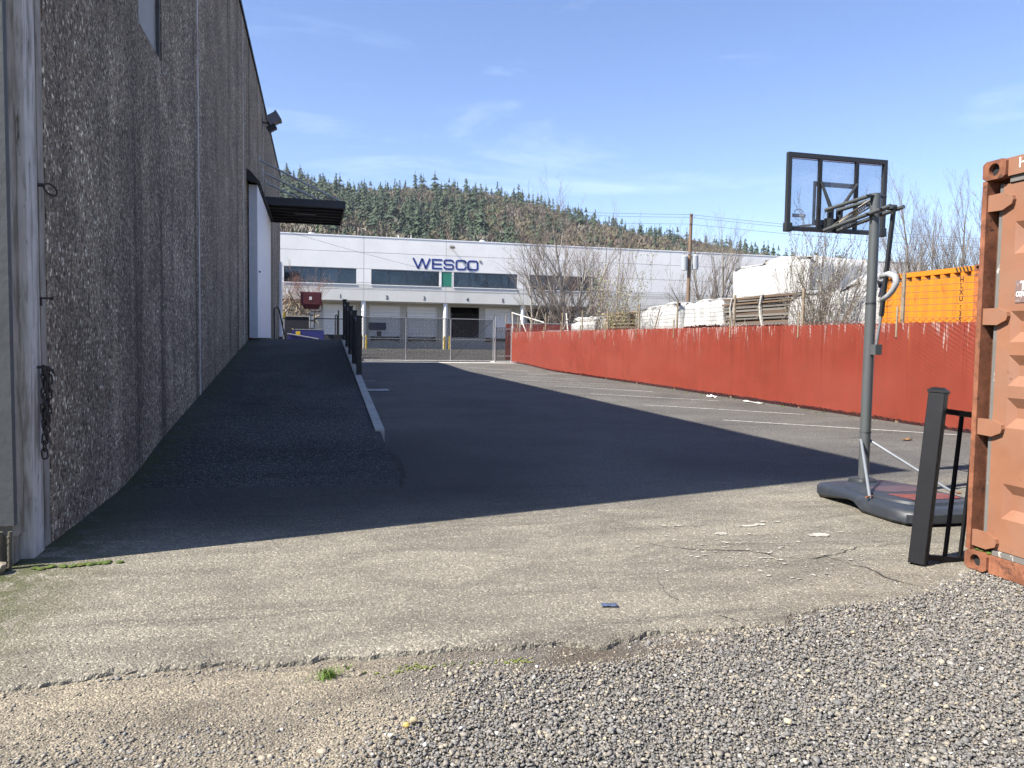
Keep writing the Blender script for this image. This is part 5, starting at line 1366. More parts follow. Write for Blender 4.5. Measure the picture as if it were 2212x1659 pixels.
tarp('wrapped_stack', 13.0, 14.6, 25.6, 29.4, 0.6, 3.02, 'long white wrapped timber stack left of the grey planks', seed=1, zt2=2.86, sag=0.10)
tarp('wrapped_stack', 13.25, 14.7, 22.9, 25.55, 2.05, 3.02, 'white tarp hood hanging over dark brown planks', seed=2, flare=0.05, sag=0.08)
tarp('wrapped_stack', 13.0, 14.4, 22.7, 25.0, 0.3, 1.98, 'low white wrapped bundle below the hanging tarp hood', seed=3, flare=0.35)
tarp('wrapped_stack', 14.9, 16.6, 21.6, 28.2, 0.6, 3.30, 'pale blue white tarp rising behind the long wrapped stack', m=M_TARPB, seed=4, zt2=2.95)
tarp('wrapped_stack', 14.8, 17.2, 20.6, 24.9, 2.9, 4.34, 'tall bright white tarp bundle on top of the stacks left of the pole', seed=6, round_=0.6, sag=0.18, flare=0.05)
MB().box((14.9, 21.1, 0.1), (17.1, 24.5, 2.95)).build('stack_core', M_GREYW, label='grey timber stack carrying the tall white tarp bundle', cat='lumber')
tarp('wrapped_stack', 12.85, 14.6, 15.2, 18.6, 0.3, 3.12, 'crumpled white tarp stack behind the bare willow shrub', seed=7, sag=0.22, round_=0.5, flare=0.45, zt2=2.95)
tarp('wrapped_stack', 13.1, 14.3, 34.4, 37.8, 1.75, 2.72, 'rounded white wrapped roll near the far end of the red fence', seed=8, round_=0.9, flare=-0.1)
tarp('wrapped_stack', 12.7, 14.0, 38.5, 43.0, 0.6, 2.05, 'low white wrapped bundle beside the leaning pipes', seed=9, round_=0.6)
tarp('wrapped_stack', 13.2, 14.5, 32.9, 34.2, 0.6, 2.75, 'narrow upright white wrap between the laths and the roll', seed=10, round_=0.4)
tarp('wrapped_stack', 13.0, 14.2, 29.4, 30.4, 0.3, 2.05, 'small slumped white wrap at the foot of the lath stack', seed=11, round_=0.5, flare=0.4)
MB().tube([(12.9, 26.9, 2.75), (12.85, 27.3, 1.8)], 0.02, 5).build('stick', M_BROWNW, label='dark stick leaning on the long white wrapped stack', cat='stick')

# ================================================================== WHITE WAREHOUSE ACROSS THE BACK
M_WALLW = simple('white_tilt_up_paint', (0.80, 0.785, 0.755), 0.8, var=0.05, scale=0.4, c2=(0.70, 0.69, 0.665), c2s=0.35, c2lo=0.5, c2hi=0.75, c2str=(1, 1, 0.3))
M_WALLG = simple('bounce_toned_white', (0.63, 0.62, 0.575), 0.8, var=0.05, scale=0.4, c2=(0.55, 0.54, 0.50), c2s=0.4, c2lo=0.5, c2hi=0.75, c2str=(1, 1, 0.3))  # white wall's lower tone, warm ground bounce put into the colour
M_REVEAL = simple('reveal_grey', (0.30, 0.30, 0.31), 0.85, var=0.05)
M_GLASS = simple('dark_window_glass', (0.050, 0.066, 0.088), 0.05, 0.75, var=0.25, scale=0.8, spec=0.9, objrand=0.7)
M_MULL = simple('dark_mullion', (0.03, 0.035, 0.045), 0.5)
M_GREEN = simple('green_panel', (0.025, 0.20, 0.135), 0.6, var=0.1)
M_BLUE = simple('navy_letter', (0.028, 0.045, 0.22), 0.5, var=0.06)
M_NUM = simple('dark_number', (0.06, 0.06, 0.06), 0.6)
M_DOORW = simple('white_dock_door', (0.82, 0.81, 0.79), 0.5, var=0.03)
M_SOFF = simple('soffit_beige', (0.50, 0.48, 0.43), 0.85, var=0.05)
M_YEL = simple('yellow_paint', (0.52, 0.36, 0.025), 0.6, var=0.15, scale=6)
WB = thing('white_building', 'long white warehouse with blue lettering and loading docks across the back', 'building', (20, 70, 0.62))
GZ = 0.62; YF = 70.0; TOP = 10.62; OV = 4.92
JX = [-18.0, -10.5, -3.0, 4.45, 11.93, 19.40, 26.95, 34.6, 42.2, 49.8, 57.4, 65.0]
WIN = [(-18.0 + 1.0, -11.2, True), (-9.8, -3.6, True), (-2.46, 3.79, True), (5.11, 11.30, True), (12.66, 18.77, True), (20.0, 26.22, True)]
HOLES = [(a, b) for a, b, _ in WIN] + [(11.46, 12.54), (26.31, 26.90)]
g = 0.018
for i, (a, b_) in enumerate(zip(JX, JX[1:])):
    up_ = MB(); lo_ = MB()
    x0, x1 = a + g, b_ - g
    up_.box((x0, YF, 9.27), (x1, YF + 0.2, TOP)); up_.box((x0, YF, 7.80), (x1, YF + 0.2, 9.235))
    # window band, cut by the openings that fall in this panel
    cuts = sorted([(max(x0, p), min(x1, q)) for p, q in HOLES if q > x0 and p < x1])
    cur = x0
    for p, q in cuts:
        if p > cur: up_.box((cur, YF, 6.36), (p, YF + 0.2, 7.765))
        cur = q
    if cur < x1: up_.box((cur, YF, 6.36), (x1, YF + 0.2, 7.765))
    if i <= 5:
        lo_.box((x0, YF, 5.94), (x1, YF + 0.2, 6.325)); lo_.box((x0, YF, OV), (x1, YF + 0.2, 5.905))
    else:
        lo_.box((x0, YF, 5.94), (x1, YF + 0.2, 6.325)); lo_.box((x0, YF, GZ - 0.1), (x1, YF + 0.2, 5.905))
    up_.build('upper_panel', M_WALLW, WB); lo_.build('lower_panel', M_WALLG, WB)
rv = MB()
rv.box((JX[0], YF + 0.02, 7.72), (JX[-1], YF + 0.18, TOP - 0.02)); rv.box((26.92, YF + 0.021, GZ), (JX[-1], YF + 0.18, 7.72)); rv.box((JX[0], YF + 0.02, OV + 0.01), (26.90, YF + 0.18, 6.40))
rv.build('reveal_backing', M_REVEAL, WB)
MB().box((JX[0], YF - 0.03, TOP), (JX[-1], YF + 0.3, TOP + 0.09)).build('coping', simple('white_coping', (0.82, 0.82, 0.82), 0.5), WB)
for a, b_, _ in WIN:
    fr = MB()
    fr.box((a, YF + 0.06, 6.405), (b_, YF + 0.16, 6.44)); fr.box((a, YF + 0.06, 7.68), (b_, YF + 0.16, 7.715))
    wdt = (b_ - a) / 4
    for k in range(5):
        x = a + k * wdt; fr.box((x - (0.03 if 0 < k < 4 else (0 if k == 0 else 0.05)), YF + 0.061, 6.4405), (x + (0.03 if 0 < k < 4 else (0.05 if k == 0 else 0)), YF + 0.159, 7.6795))
    wf = fr.build('window', M_MULL, WB)
    for k in range(4): MB().box((a + k * wdt + 0.03, YF + 0.115, 6.44), (a + (k + 1) * wdt - 0.03, YF + 0.125, 7.68)).build('pane', M_GLASS, wf)
    MB().box((a - 0.05, YF - 0.05, 6.33), (b_ + 0.05, YF + 0.1, 6.40)).build('sill', simple('white_sill', (0.82, 0.82, 0.80), 0.5), wf)
for a, b_ in HOLES[len(WIN):]:
    MB().box((a + 0.05, YF + 0.03, 6.36), (b_ - 0.05, YF + 0.14, 7.72)).build('green_infill', M_GREEN, WB)
    e = MB(); e.box((a, YF - 0.01, 6.36), (a + 0.05, YF + 0.14, 7.72)); e.box((b_ - 0.05, YF - 0.01, 6.36), (b_, YF + 0.14, 7.72)); e.build('infill_frame', M_WALLW, WB)
# blue letters, wide rounded sans
def stroke(mb, pts, wv, y0, y1):
    """polyline of constant width in the xz plane, extruded in y"""
    P = [Vector((p[0], p[1])) for p in pts]; Lf = []; Rt = []
    for i, p in enumerate(P):
        d0 = (P[i] - P[i - 1]).normalized() if i > 0 else None
        d1 = (P[i + 1] - P[i]).normalized() if i < len(P) - 1 else None
        if d0 is None: d0 = d1
        if d1 is None: d1 = d0
        n0 = Vector((-d0.y, d0.x)); n1 = Vector((-d1.y, d1.x)); n_ = (n0 + n1)
        n_ = n_ / max(0.4, n_.length_squared) * 2 if n_.length > 0.01 else n0
        Lf.append(p + n_ * wv / 2); Rt.append(p - n_ * wv / 2)
    m = len(P)
    for i in range(m - 1):
        q = [Lf[i], Lf[i + 1], Rt[i + 1], Rt[i]]
        vs = [(a.x, y0, a.y) for a in q] + [(a.x, y1, a.y) for a in q]
        mb.add(vs, [(0, 1, 2, 3), (7, 6, 5, 4), (0, 4, 5, 1), (1, 5, 6, 2), (2, 6, 7, 3), (3, 7, 4, 0)])
    return mb
def rrect(x0, z0, x1, z1, r_, a0=0, closed=True):
    P = []
    for cx, cz, s in ((x1 - r_, z1 - r_, 0), (x0 + r_, z1 - r_, 90), (x0 + r_, z0 + r_, 180), (x1 - r_, z0 + r_, 270)):
        for k in range(6): a = R(s + 18 * k); P.append((cx + r_ * math.cos(a), cz + r_ * math.sin(a)))
    return P
zA, zB = 7.97, 8.93; t = 0.165; yA, yB = YF - 0.022, YF - 0.004
def letter(pl): 
    mb = MB()
    for p in pl: stroke(mb, p, t, yA, yB)
    mb.build('sign_letter', M_BLUE, WB)
h = t / 2; x = 8.84
letter([[(x + 0.03, zB), (x + 0.50, zA + 0.03)], [(x + 0.50, zA + 0.03), (x + 0.86, zB - 0.02)], [(x + 0.86, zB - 0.02), (x + 1.20, zA + 0.03)], [(x + 1.20, zA + 0.03), (x + 1.58, zB)]])
x = 10.60; letter([[(x + 0.95, zB - h), (x + h, zB - h), (x + h, zA + h), (x + 0.95, zA + h)], [(x + h, (zA + zB) / 2), (x + 0.90, (zA + zB) / 2)]])
x = 11.66; xm = x + 1.02; zm = (zA + zB) / 2
def arc(cx, cz, r_, a0, a1, n=6): return [(cx + r_ * math.cos(R(a0 + (a1 - a0) * k / n)), cz + r_ * math.sin(R(a0 + (a1 - a0) * k / n))) for k in range(n + 1)]
q = 0.2
letter([[(xm - h, zB - 0.30)] + arc(xm - h - q, zB - h - q, q, 0, 90) + arc(x + h + q, zB - h - q, q, 90, 180) + arc(x + h + q, zm + q, q, 180, 270) + arc(xm - h - q, zm - q, q, 90, 0) + arc(xm - h - q, zA + h + q, q, 0, -90) + arc(x + h + q, zA + h + q, q, 270, 180) + [(x + h, zA + 0.30)]])
x = 12.80; xm = x + 1.04
letter([[(xm - h, zB - 0.32)] + arc(xm - h - q, zB - h - q, q, 0, 90) + arc(x + h + q, zB - h - q, q, 90, 180) + arc(x + h + q, zA + h + q, q, 180, 270) + arc(xm - h - q, zA + h + q, q, 270, 360) + [(xm - h, zA + 0.32)]])
x = 13.92; xm = x + 1.05; O_ = rrect(x + h, zA + h, xm - h, zB - h, q); letter([O_ + O_[:2]])
text_mesh('sign_letter', '®', 0.34, M_NUM, WB, (15.16, YF - 0.03, 8.82), (1, 0, 0), (0, 0, 1), 0.01)
for s_, x in (('1', 2.39), ('2', 6.53), ('3', 9.93), ('4', 13.98), ('5', 17.39)):
    text_mesh('bay_number', s_, 0.48, M_NUM, WB, (x, YF - 0.012, 5.26), (1, 0, 0), (0, 0, 1), 0.01, 1.0, 'CENTER', 0.008)
# recessed dock wall
YD = 71.75
MB().box((JX[0], YF + 0.205, OV - 0.1), (26.94, YD, OV + 0.05)).build('soffit', M_SOFF, WB)
DOORS = [(-16.4, -13.6, 0), (-8.6, -5.8, 0), (-4.5 + 0.0, -1.9, 0), (0.93, 3.84, 0), (5.10, 7.92, 0), (8.57, 11.37, 0), (12.68, 15.49, 1), (16.07, 18.68, 0), (20.3, 25.6, 1)]
bw = MB(); cur = JX[0]; zd0, zd1 = 1.74, 4.62
for a, b_, op in DOORS:
    bw.box((cur, YD, GZ - 0.1), (a, YD + 0.2, OV - 0.101)); bw.box((a, YD, zd1), (b_, YD + 0.2, OV - 0.101)); bw.box((a, YD, GZ - 0.1), (b_, YD + 0.2, zd0)); cur = b_
bw.box((cur, YD, GZ - 0.1), (26.94, YD + 0.2, OV - 0.101)); bw.build('dock_wall', M_SOFF, WB)
MB().box((26.70, YF + 0.21, GZ - 0.1), (26.94, YD - 0.005, OV - 0.105)).build('return_wall', M_SOFF, WB)
for a, b_, op in DOORS:
    if op:
        o = MB(); o.box((a - 0.5, YD + 6, zd0), (b_ + 0.5, YD + 6.1, zd1 + 0.5)); o.box((a - 0.5, YD + 0.21, zd0 - 0.1), (b_ + 0.5, YD + 6, zd0 - 0.02)); o.box((a - 0.5, YD + 0.21, zd1 + 0.3), (b_ + 0.5, YD + 6, zd1 + 0.4)); o.box((a - 0.6, YD + 0.21, zd0), (a - 0.5, YD + 6, zd1 + 0.4)); o.box((b_ + 0.5, YD + 0.21, zd0), (b_ + 0.6, YD + 6, zd1 + 0.4))
        o.build('open_bay', M_DARKGAP, WB)
    else:
        dk = MB(); dk.box((a, YD - 0.03, zd0), (a + 0.07, YD + 0.1, zd1)); dk.box((b_ - 0.07, YD - 0.03, zd0), (b_, YD + 0.1, zd1)); dk.box((a + 0.071, YD - 0.03, zd1 - 0.06), (b_ - 0.071, YD + 0.1, zd1)); fd = dk.build('dock_door', M_WALLW, WB)
        for k in range(9):
            z = zd0 + 0.01 + k * 0.312; MB().bbox((a + 0.075, YD + 0.03, z), (b_ - 0.075, YD + 0.07, z + 0.296), 0.012).build('door_section', M_DOORW, fd)
        e = MB(); e.box((a + 0.1, YD - 0.25, 1.36), (a + 0.4, YD - 0.002, 1.72)); e.box((b_ - 0.4, YD - 0.25, 1.36), (b_ - 0.1, YD - 0.002, 1.72)); e.box((a + 0.45, YD - 0.12, 1.42), (b_ - 0.45, YD - 0.003, 1.66)); e.build('dock_bumper', M_BLACK, WB)
MB().box((5.0, YD - 0.12, 2.33), (6.6, YD - 0.10, 2.98)).build('blue_door_sign', simple('dark_blue_sign', (0.02, 0.028, 0.075), 0.5), WB)
MB().bbox((5.72, YD - 0.8, 1.75), (6.1, YD - 0.5, 2.2), 0.03).build('dock_box', M_MULL, WB)
for x in (-10.5, -3.0, 4.45, 11.95, 19.40):
    c_ = MB().tube([(x, YF + 0.28, GZ - 0.1), (x, YF + 0.28, OV - 0.001)], 0.215, 24).build('column', M_WALLW, WB, smooth=True)
for x, lb in ((4.22, 'yellow bollard left of the dock column nearest the ramp railing'), (4.66, 'yellow bollard right of the dock column nearest the ramp railing'), (11.75, 'yellow bollard left of the column beside the dark open dock'), (12.25, 'yellow bollard right of the column beside the dark open dock')):
    bo = thing('bollard', lb, 'bollard', (x, 69.55, GZ), group='yellow bollards by the dock columns')
    MB().tube([(0, 0, -0.1), (0, 0, 1.15)], 0.10, 12).tube([(0, 0, 1.15), (0, 0, 1.20)], [0.10, 0.05], 12).build('shaft', M_YEL, bo, local=True, smooth=True)
for i, xl in enumerate((12.43, 45.3)):
    wl = MB(); M = Matrix.Translation(Vector((xl, YF - 0.45, 10.02))) @ Matrix.Rotation(R(30), 4, 'X')
    wl.box((-0.22, -0.2, -0.06), (0.22, 0.2, 0.06), M); wl.tube([(xl, YF - 0.002, 9.95), (xl, YF - 0.4, 10.0)], 0.04, 8); wl.build('wall_light', simple('lamp_brown', (0.10, 0.09, 0.085), 0.6), WB)
b2 = MB(); b2.box((JX[0], YF + 0.21, TOP - 0.6), (JX[-1], 118, TOP - 0.4)); b2.build('roof', M_ROOF, WB)
b2 = MB(); b2.box((JX[0] - 0.2, YF + 0.2, GZ - 0.1), (JX[0], 118, TOP)); b2.box((JX[-1], YF + 0.2, GZ - 0.1), (JX[-1] + 0.2, 118, TOP)); b2.box((JX[0], 118, GZ - 0.1), (JX[-1], 118.2, TOP)); b2.build('side_wall', M_WALLG, WB)
for x, r_, hh in ((-0.15, 0.22, 0.62), (0.30, 0.10, 0.42), (7.70, 0.26, 0.50), (7.85, 0.05, 0.75), (8.38, 0.12, 0.45), (8.72, 0.13, 0.45), (9.10, 0.10, 0.45), (9.05, 0.03, 0.8), (16.0, 0.20, 0.66)):
    MB().tube([(x, 73.0, TOP - 0.4), (x, 73.0, TOP - 0.05 + hh)], r_, 12).build('roof_vent', M_WHITE, WB, smooth=True)
MB().tube([(16.0, 73.0, TOP + 0.42), (16.0, 73.0, TOP + 0.56)], 0.28, 12).build('vent_cap', M_WHITE, WB, smooth=True)

# stall lines on the rear lot
for k in range(9):
    x = -2 + k * 3.74
    MB().add([(x, 60, 0.628), (x + 0.12, 60, 0.628), (x + 0.12, 69.2, 0.628), (x, 69.2, 0.628)], [(0, 1, 2, 3)]).build('dock_line', M_PAINT, bpy.data.objects['rear_lot'])

# ================================================================== THINGS AT THE HEAD OF THE RAMP
DU = thing('dumpster', 'dark blue steel dumpster with sloped front beyond the top of the ramp', 'dumpster', (-0.35, 46.0, 0.4))
M_DUMP = simple('navy_steel', (0.018, 0.022, 0.13), 0.5, var=0.15, scale=5, c2=(0.03, 0.03, 0.05), c2s=3)
dm = MB()
pr = [(-1.40, 1.62), (-1.02, 1.95), (0.62, 1.90), (0.62, 0.45), (-1.40, 0.45)]
dm.add([(x, 45.4, z) for x, z in pr] + [(x, 47.0, z) for x, z in pr], [(0, 4, 3, 2, 1)[::-1][::-1], (5, 6, 7, 8, 9)] + [(i, (i + 1) % 5, 5 + (i + 1) % 5, 5 + i) for i in range(5)])
dm.build('bin', M_DUMP, DU)
MB().tube([(-1.42, 45.36, 1.70), (0.3, 45.36, 1.42)], 0.03, 6).build('side_rail', M_STEEL, DU)
MB().box((-0.95, 45.385, 1.64), (-0.70, 45.397, 1.84)).build('yellow_sticker', M_YEL, DU)
MB().box((-1.0, 45.39, 1.93), (0.64, 47.02, 1.97)).build('lid_edge', M_GALV, DU)
FLH = thing('maroon_lamp_box', 'maroon boxed floodlight head on a white pole above the dumpster', 'light', (-0.05, 47.5, 0.3))
M_MAR = simple('maroon_paint', (0.075, 0.014, 0.018), 0.4, var=0.12, scale=4)
MB().bbox((-0.70, 47.2, 3.45), (0.46, 47.75, 4.22), 0.04).add([(-0.62, 47.25, 3.45), (0.42, 47.25, 3.45), (0.42, 47.7, 3.45), (-0.62, 47.7, 3.45), (-0.52, 47.3, 3.20), (0.36, 47.3, 3.20), (0.36, 47.65, 3.20), (-0.52, 47.65, 3.20)], [(4, 7, 6, 5), (0, 1, 5, 4), (1, 2, 6, 5), (2, 3, 7, 6), (3, 0, 4, 7)]).build('head', M_MAR, FLH)
for x in (-0.72, 0.46): MB().bbox((x, 47.17, 3.42), (x + 0.05, 47.78, 4.25), 0.01).build('end_plate', M_MAR, FLH)
MB().box((-0.21, 47.185, 3.74), (-0.05, 47.197, 3.93)).build('white_label', simple('label_white', (0.55, 0.52, 0.53), 0.6, var=0.5, scale=30), FLH)
MB().tube([(0.53, 47.4, 3.7), (0.54, 47.4, 3.2), (0.46, 47.4, 3.06), (-0.1, 47.4, 3.04)], 0.025, 6).build('yoke', M_MAR, FLH, smooth=True)
MB().tube([(-0.06, 47.5, 0.2), (-0.06, 47.5, 3.1)], 0.06, 10).build('pole', simple('white_post', (0.55, 0.56, 0.58), 0.5), FLH, smooth=True)
MB().tube([(-0.20, 47.45, 0.2), (-0.18, 47.45, 3.2)], 0.035, 8).build('mast', M_GALV, FLH, smooth=True)
for z in (2.0, 2.5, 2.8): MB().box((-0.24, 47.42, z), (0.02, 47.58, z + 0.06)).build('clamp', M_BLACK, FLH)
YH = thing('yellow_marker', 'small yellow marker post beside the warehouse end and tangled bush', 'marker', (-1.62, 47.8, 0.3))
MB().bbox((-1.76, 47.75, 2.62), (-1.58, 47.9, 3.02), 0.05).build('marker_head', simple('dull_yellow', (0.22, 0.17, 0.03), 0.6, var=0.3, scale=9), YH)
MB().tube([(-1.67, 47.82, 0.3), (-1.67, 47.82, 2.63)], 0.035, 8).build('post', M_GALV, YH)
BSC = thing('dark_screen', 'dark screen panel standing behind the blue dumpster', 'screen', (-0.95, 48.4, 0.3))
MB().box((-1.75, 48.4, 0.3), (-0.22, 48.45, 2.74)).build('panel', simple('screen_black', (0.015, 0.017, 0.025), 0.7), BSC)
MB().tube([(-1.75, 48.38, 2.76), (-0.22, 48.38, 2.78)], 0.03, 6).build('top_rail', M_GALV, BSC)
CF = thing('chain_link_panel', 'chain link fence panel between the lamp pole and the ramp railing', 'fence', (0.95, 48.0, 0.3))
for x in (0.08, 1.9): MB().tube([(x, 48, 0.3), (x, 48, 2.66)], 0.03, 8).build('post', M_DARKPIPE, CF)
MB().tube([(0.08, 48, 2.66), (2.3, 48, 2.66)], 0.035, 8).build('top_rail', M_DARKPIPE, CF)
MB().box((0.1, 48.02, 0.3), (1.85, 48.05, 1.70)).build('kick_board', simple('kick_dark', (0.03, 0.03, 0.04), 0.7), CF)
V1, F1 = chainlink((0.1, 48, 0), (2.3, 48, 0), 0.3, 2.66, 0.08, 0.006, 0.006, (0, -1, 0)); npmesh('mesh_infill', V1, F1, simple('pale_wire', (0.14, 0.145, 0.16), 0.5, 0.3), CF, kind='stuff')
V1, F1 = segs_np([((0.08, 47.98, z), (1.85, 47.98, z + 0.03), 0.006, 0.006) for z in (2.80, 2.92, 3.04, 3.16)], 3); npmesh('barbed_wire', V1, F1, M_WIRE, CF)
MB().tube([(0.08, 48, 2.66), (0.14, 47.95, 3.25)], 0.025, 6).build('barb_arm', M_DARKPIPE, CF)
PS = thing('black_posts', 'pair of black steel posts behind the ramp railing', 'posts', (1.4, 45.0, 0.2))
MB().tube([(1.25, 45, 0.2), (1.25, 45, 2.75), (1.30, 45, 2.83), (1.36, 45, 2.75), (1.36, 45, 0.2)], 0.035, 6).build('hoop_post', M_BLACK, PS)
MB().tube([(1.43, 45, 0.2), (1.43, 45, 3.08)], 0.045, 6).build('post', M_BLACK, PS)

# ================================================================== UTILITY POLE AND LINES
UP = thing('utility_pole', 'wooden utility pole with two grey transformers in front of the white building', 'pole', (27.25, 52.0, 0.3))
M_POLE = simple('pole_wood', (0.17, 0.115, 0.075), 0.9, var=0.25, scale=5, stretch=(4, 4, 0.4))
MB().tube([(27.15, 52, 0.2), (27.30, 52, 11.1)], [0.17, 0.12], 12).build('shaft', M_POLE, UP, smooth=True)
M_TRF = simple('transformer_grey', (0.30, 0.32, 0.335), 0.5, var=0.08)
for dx, zt_ in ((-0.42, 7.9), (0.45, 8.0)):
    tr = MB().tube([(27.24 + dx, 51.95, zt_ - 1.0), (27.24 + dx, 51.95, zt_)], 0.24, 16).tube([(27.24 + dx, 51.95, zt_), (27.24 + dx, 51.95, zt_ + 0.12)], [0.25, 0.12], 16).build('transformer', M_TRF, UP, smooth=True)
    MB().tube([(27.24 + dx, 51.95, zt_ + 0.1), (27.24 + dx, 51.95, zt_ + 0.32)], 0.035, 6).build('bushing', M_POLE, tr)
MB().box((27.1, 51.88, 8.1), (27.4, 51.95, 8.25)).build('bracket', M_STEEL, UP)
for x, z in ((27.12, 11.0), (27.48, 10.8), (27.1, 10.35)): MB().tube([(27.28, 51.95, z), (x, 51.85, z + 0.05), (x, 51.85, z + 0.16)], 0.035, 6).build('insulator', M_STEEL, UP)
def wire(name, a, b_, sag, r_, label):
    a = Vector(a); b_ = Vector(b_); P = []
    for i in range(25):
        t_ = i / 24; q = a.lerp(b_, t_); q.z -= sag * 4 * t_ * (1 - t_); P.append(q)
    MB().tube(P, r_, 4, cap=False).build(name, M_WIRE, label=label, cat='wire')
LBL = ['top', 'second', 'third']
for i, (z0, z1) in enumerate(((11.65, 11.05), (11.4, 10.85), (11.0, 10.35))):
    wire('power_line', (-26, 52 + 0.3 * i, z0), (27.2, 52, z1), 0.75, 0.013, LBL[i] + ' power line from the utility pole across the hillside towards the left')
    wire('power_line', (27.2, 52, z1), (85, 46, z1 - 0.2), 0.9, 0.013, LBL[i] + ' power line from the utility pole running to the right')
wire('telephone_line', (-26, 52, 5.9), (27.2, 52, 5.2), 0.3, 0.014, 'upper telephone line crossing the windows of the white building')
wire('telephone_line', (-26, 52, 5.45), (27.2, 52, 4.9), 0.3, 0.014, 'lower telephone line crossing the windows of the white building')
wire('service_line', (-8, 50, 9.9), (16, 66, 6.4), 0.4, 0.011, 'thin service line sloping down across the white facade from the left')

# ================================================================== BARE TREES AND SHRUBS
def grow(rg, segs, p, d, length, r, lvl, maxl, spread, up, kids, nseg=5, wig=0.10, taper=0.75):
    d = d.normalized(); step = length / nseg
    for i in range(nseg):
        r2 = r * (1 - (1 - (0.30 if lvl == 0 else 0.18)) * (i + 1) / nseg) if False else r * (1 - taper * (i + 1) / nseg)
        r1 = r * (1 - taper * i / nseg)
        d = (d + Vector((rg.gauss(0, wig), rg.gauss(0, wig), rg.gauss(0, wig) + up * 0.12))).normalized()
        q = p + d * step
        segs.append((tuple(p), tuple(q), max(r1, 0.004), max(r2, 0.0035), lvl))
        if lvl < maxl and (i > 0 or lvl > 0):
            n = kids[lvl] / nseg
            for _ in range(int(n) + (1 if rg.random() < n % 1 else 0)):
                az = rg.uniform(0, 6.283); s = rg.gauss(spread, 0.12)
                a = d.orthogonal().normalized(); b = d.cross(a)
                nd_ = d * math.cos(s) + (a * math.cos(az) + b * math.sin(az)) * math.sin(s)
                nd_.z += up * 0.35
                t = rg.random()
                grow(rg, segs, p.lerp(q, t), nd_, length * rg.uniform(0.38, 0.66) * (1 - 0.45 * (i + t) / nseg), max(r2 * rg.uniform(0.45, 0.65), 0.005), lvl + 1, maxl, spread, up, kids, max(3, nseg - 1), wig * 1.15, taper)
        p = q
M_BARK = simple('grey_bark', (0.21, 0.185, 0.155), 0.9, var=0.3, scale=3, stretch=(1, 1, 0.3))
M_BARKP = simple('pale_alder_bark', (0.33, 0.30, 0.26), 0.9, var=0.3, scale=3, stretch=(1, 1, 0.3))
M_TWIG = simple('twig_brown', (0.20, 0.165, 0.135), 0.9, var=0.25, scale=2)
M_TWIGR = simple('twig_red', (0.24, 0.135, 0.11), 0.9, var=0.25, scale=2)
def bare_tree(name, label, loc, stems, kids, maxl, seed, spread=0.62, up=0.3, bark=None, twig=None, cat='tree', tmin=0.0, group=None, thick=1.0):
    """stems: list of (dx, dy, lean_x, lean_y, length, radius)"""
    rg = random.Random(seed); segs = []
    for dx, dy, lx, ly, ln, r_ in stems:
        grow(rg, segs, Vector((loc[0] + dx, loc[1] + dy, loc[2])), Vector((lx, ly, 1)), ln, r_, 0, maxl, spread, up, kids, 9, 0.05, 0.82)
    T = thing(name, label, cat, loc, group=group)
    a = [(s[0], s[1], s[2], s[3]) for s in segs if s[4] <= 1 and s[2] > 0.02]
    b = [(s[0], s[1], s[2] * thick, s[3] * thick) for s in segs if not (s[4] <= 1 and s[2] > 0.02)]
    if a: V, F = segs_np(a, 6); npmesh('trunk', V, F, bark or M_BARK, T, smooth=True)
    if b: V, F = segs_np(b, 3); npmesh('crown', V, F, twig or M_TWIG, T)
    return segs, T
bare_tree('bare_tree', 'large bare many stemmed tree in front of the white building windows', (17.1, 50, 0.3),
          [(0, 0, -0.02, 0, 9.4, 0.17), (0.15, 0.1, 0.09, 0.05, 7.8, 0.12), (-0.2, 0, -0.45, 0.1, 8.2, 0.11), (0.2, -0.1, 0.48, -0.05, 8.2, 0.11), (-0.1, 0.1, -0.80, 0, 7.0, 0.09), (0.2, 0.1, 0.80, 0.1, 7.6, 0.10), (-0.05, -0.1, -0.18, -0.2, 7.8, 0.12), (0.1, 0, 0.25, 0.2, 7.8, 0.12), (-2.2, 0.3, -0.10, 0, 7.6, 0.10)],
          (14, 8, 5), 3, 11, 0.55, 0.32, M_BARKP, thick=1.0)
bare_tree('bare_tree', 'spreading bare tree right of the utility pole with tall thin stems', (30.6, 54, 0.3),
          [(0, 0, 0.02, 0, 9.6, 0.17), (-0.3, 0, -0.38, 0, 7.8, 0.12), (0.3, 0, 0.36, 0.1, 7.6, 0.12), (-0.15, 0.1, -0.16, 0.1, 8.4, 0.12), (0.2, 0.1, 0.15, 0.2, 8.4, 0.12), (-0.2, -0.1, -0.75, 0.0, 6.8, 0.10), (0.35, -0.1, 0.75, 0, 6.3, 0.10)],
          (14, 8, 5), 3, 23, 0.55, 0.32, M_BARK, thick=1.0)
for i, (x, y, h, lb) in enumerate(((36.6, 40, 9.9, 'tall slim bare tree beside the hoop pole above the orange container'), (38.4, 41, 8.8, 'shorter slim bare tree second from the hoop pole'), (40.2, 40.5, 9.8, 'tall bare tree third from the hoop pole above the orange container'), (43.0, 41, 9.8, 'bare tree nearest to the rust container above the orange one'), (34.4, 42, 5.2, 'low bare tree left of the tall slim trees behind the hoop pole'))):
    bare_tree('slim_bare_tree', lb, (x, y, 0.2), [(0, 0, 0, 0, h, 0.15), (0.1, 0, 0.16, 0.05, h * 0.8, 0.08), (-0.1, 0, -0.18, 0, h * 0.82, 0.08), (0, 0.1, 0.05, 0.25, h * 0.75, 0.07)], (15, 8, 5), 3, 40 + i, 0.46, 0.5, M_BARK, thick=1.05)
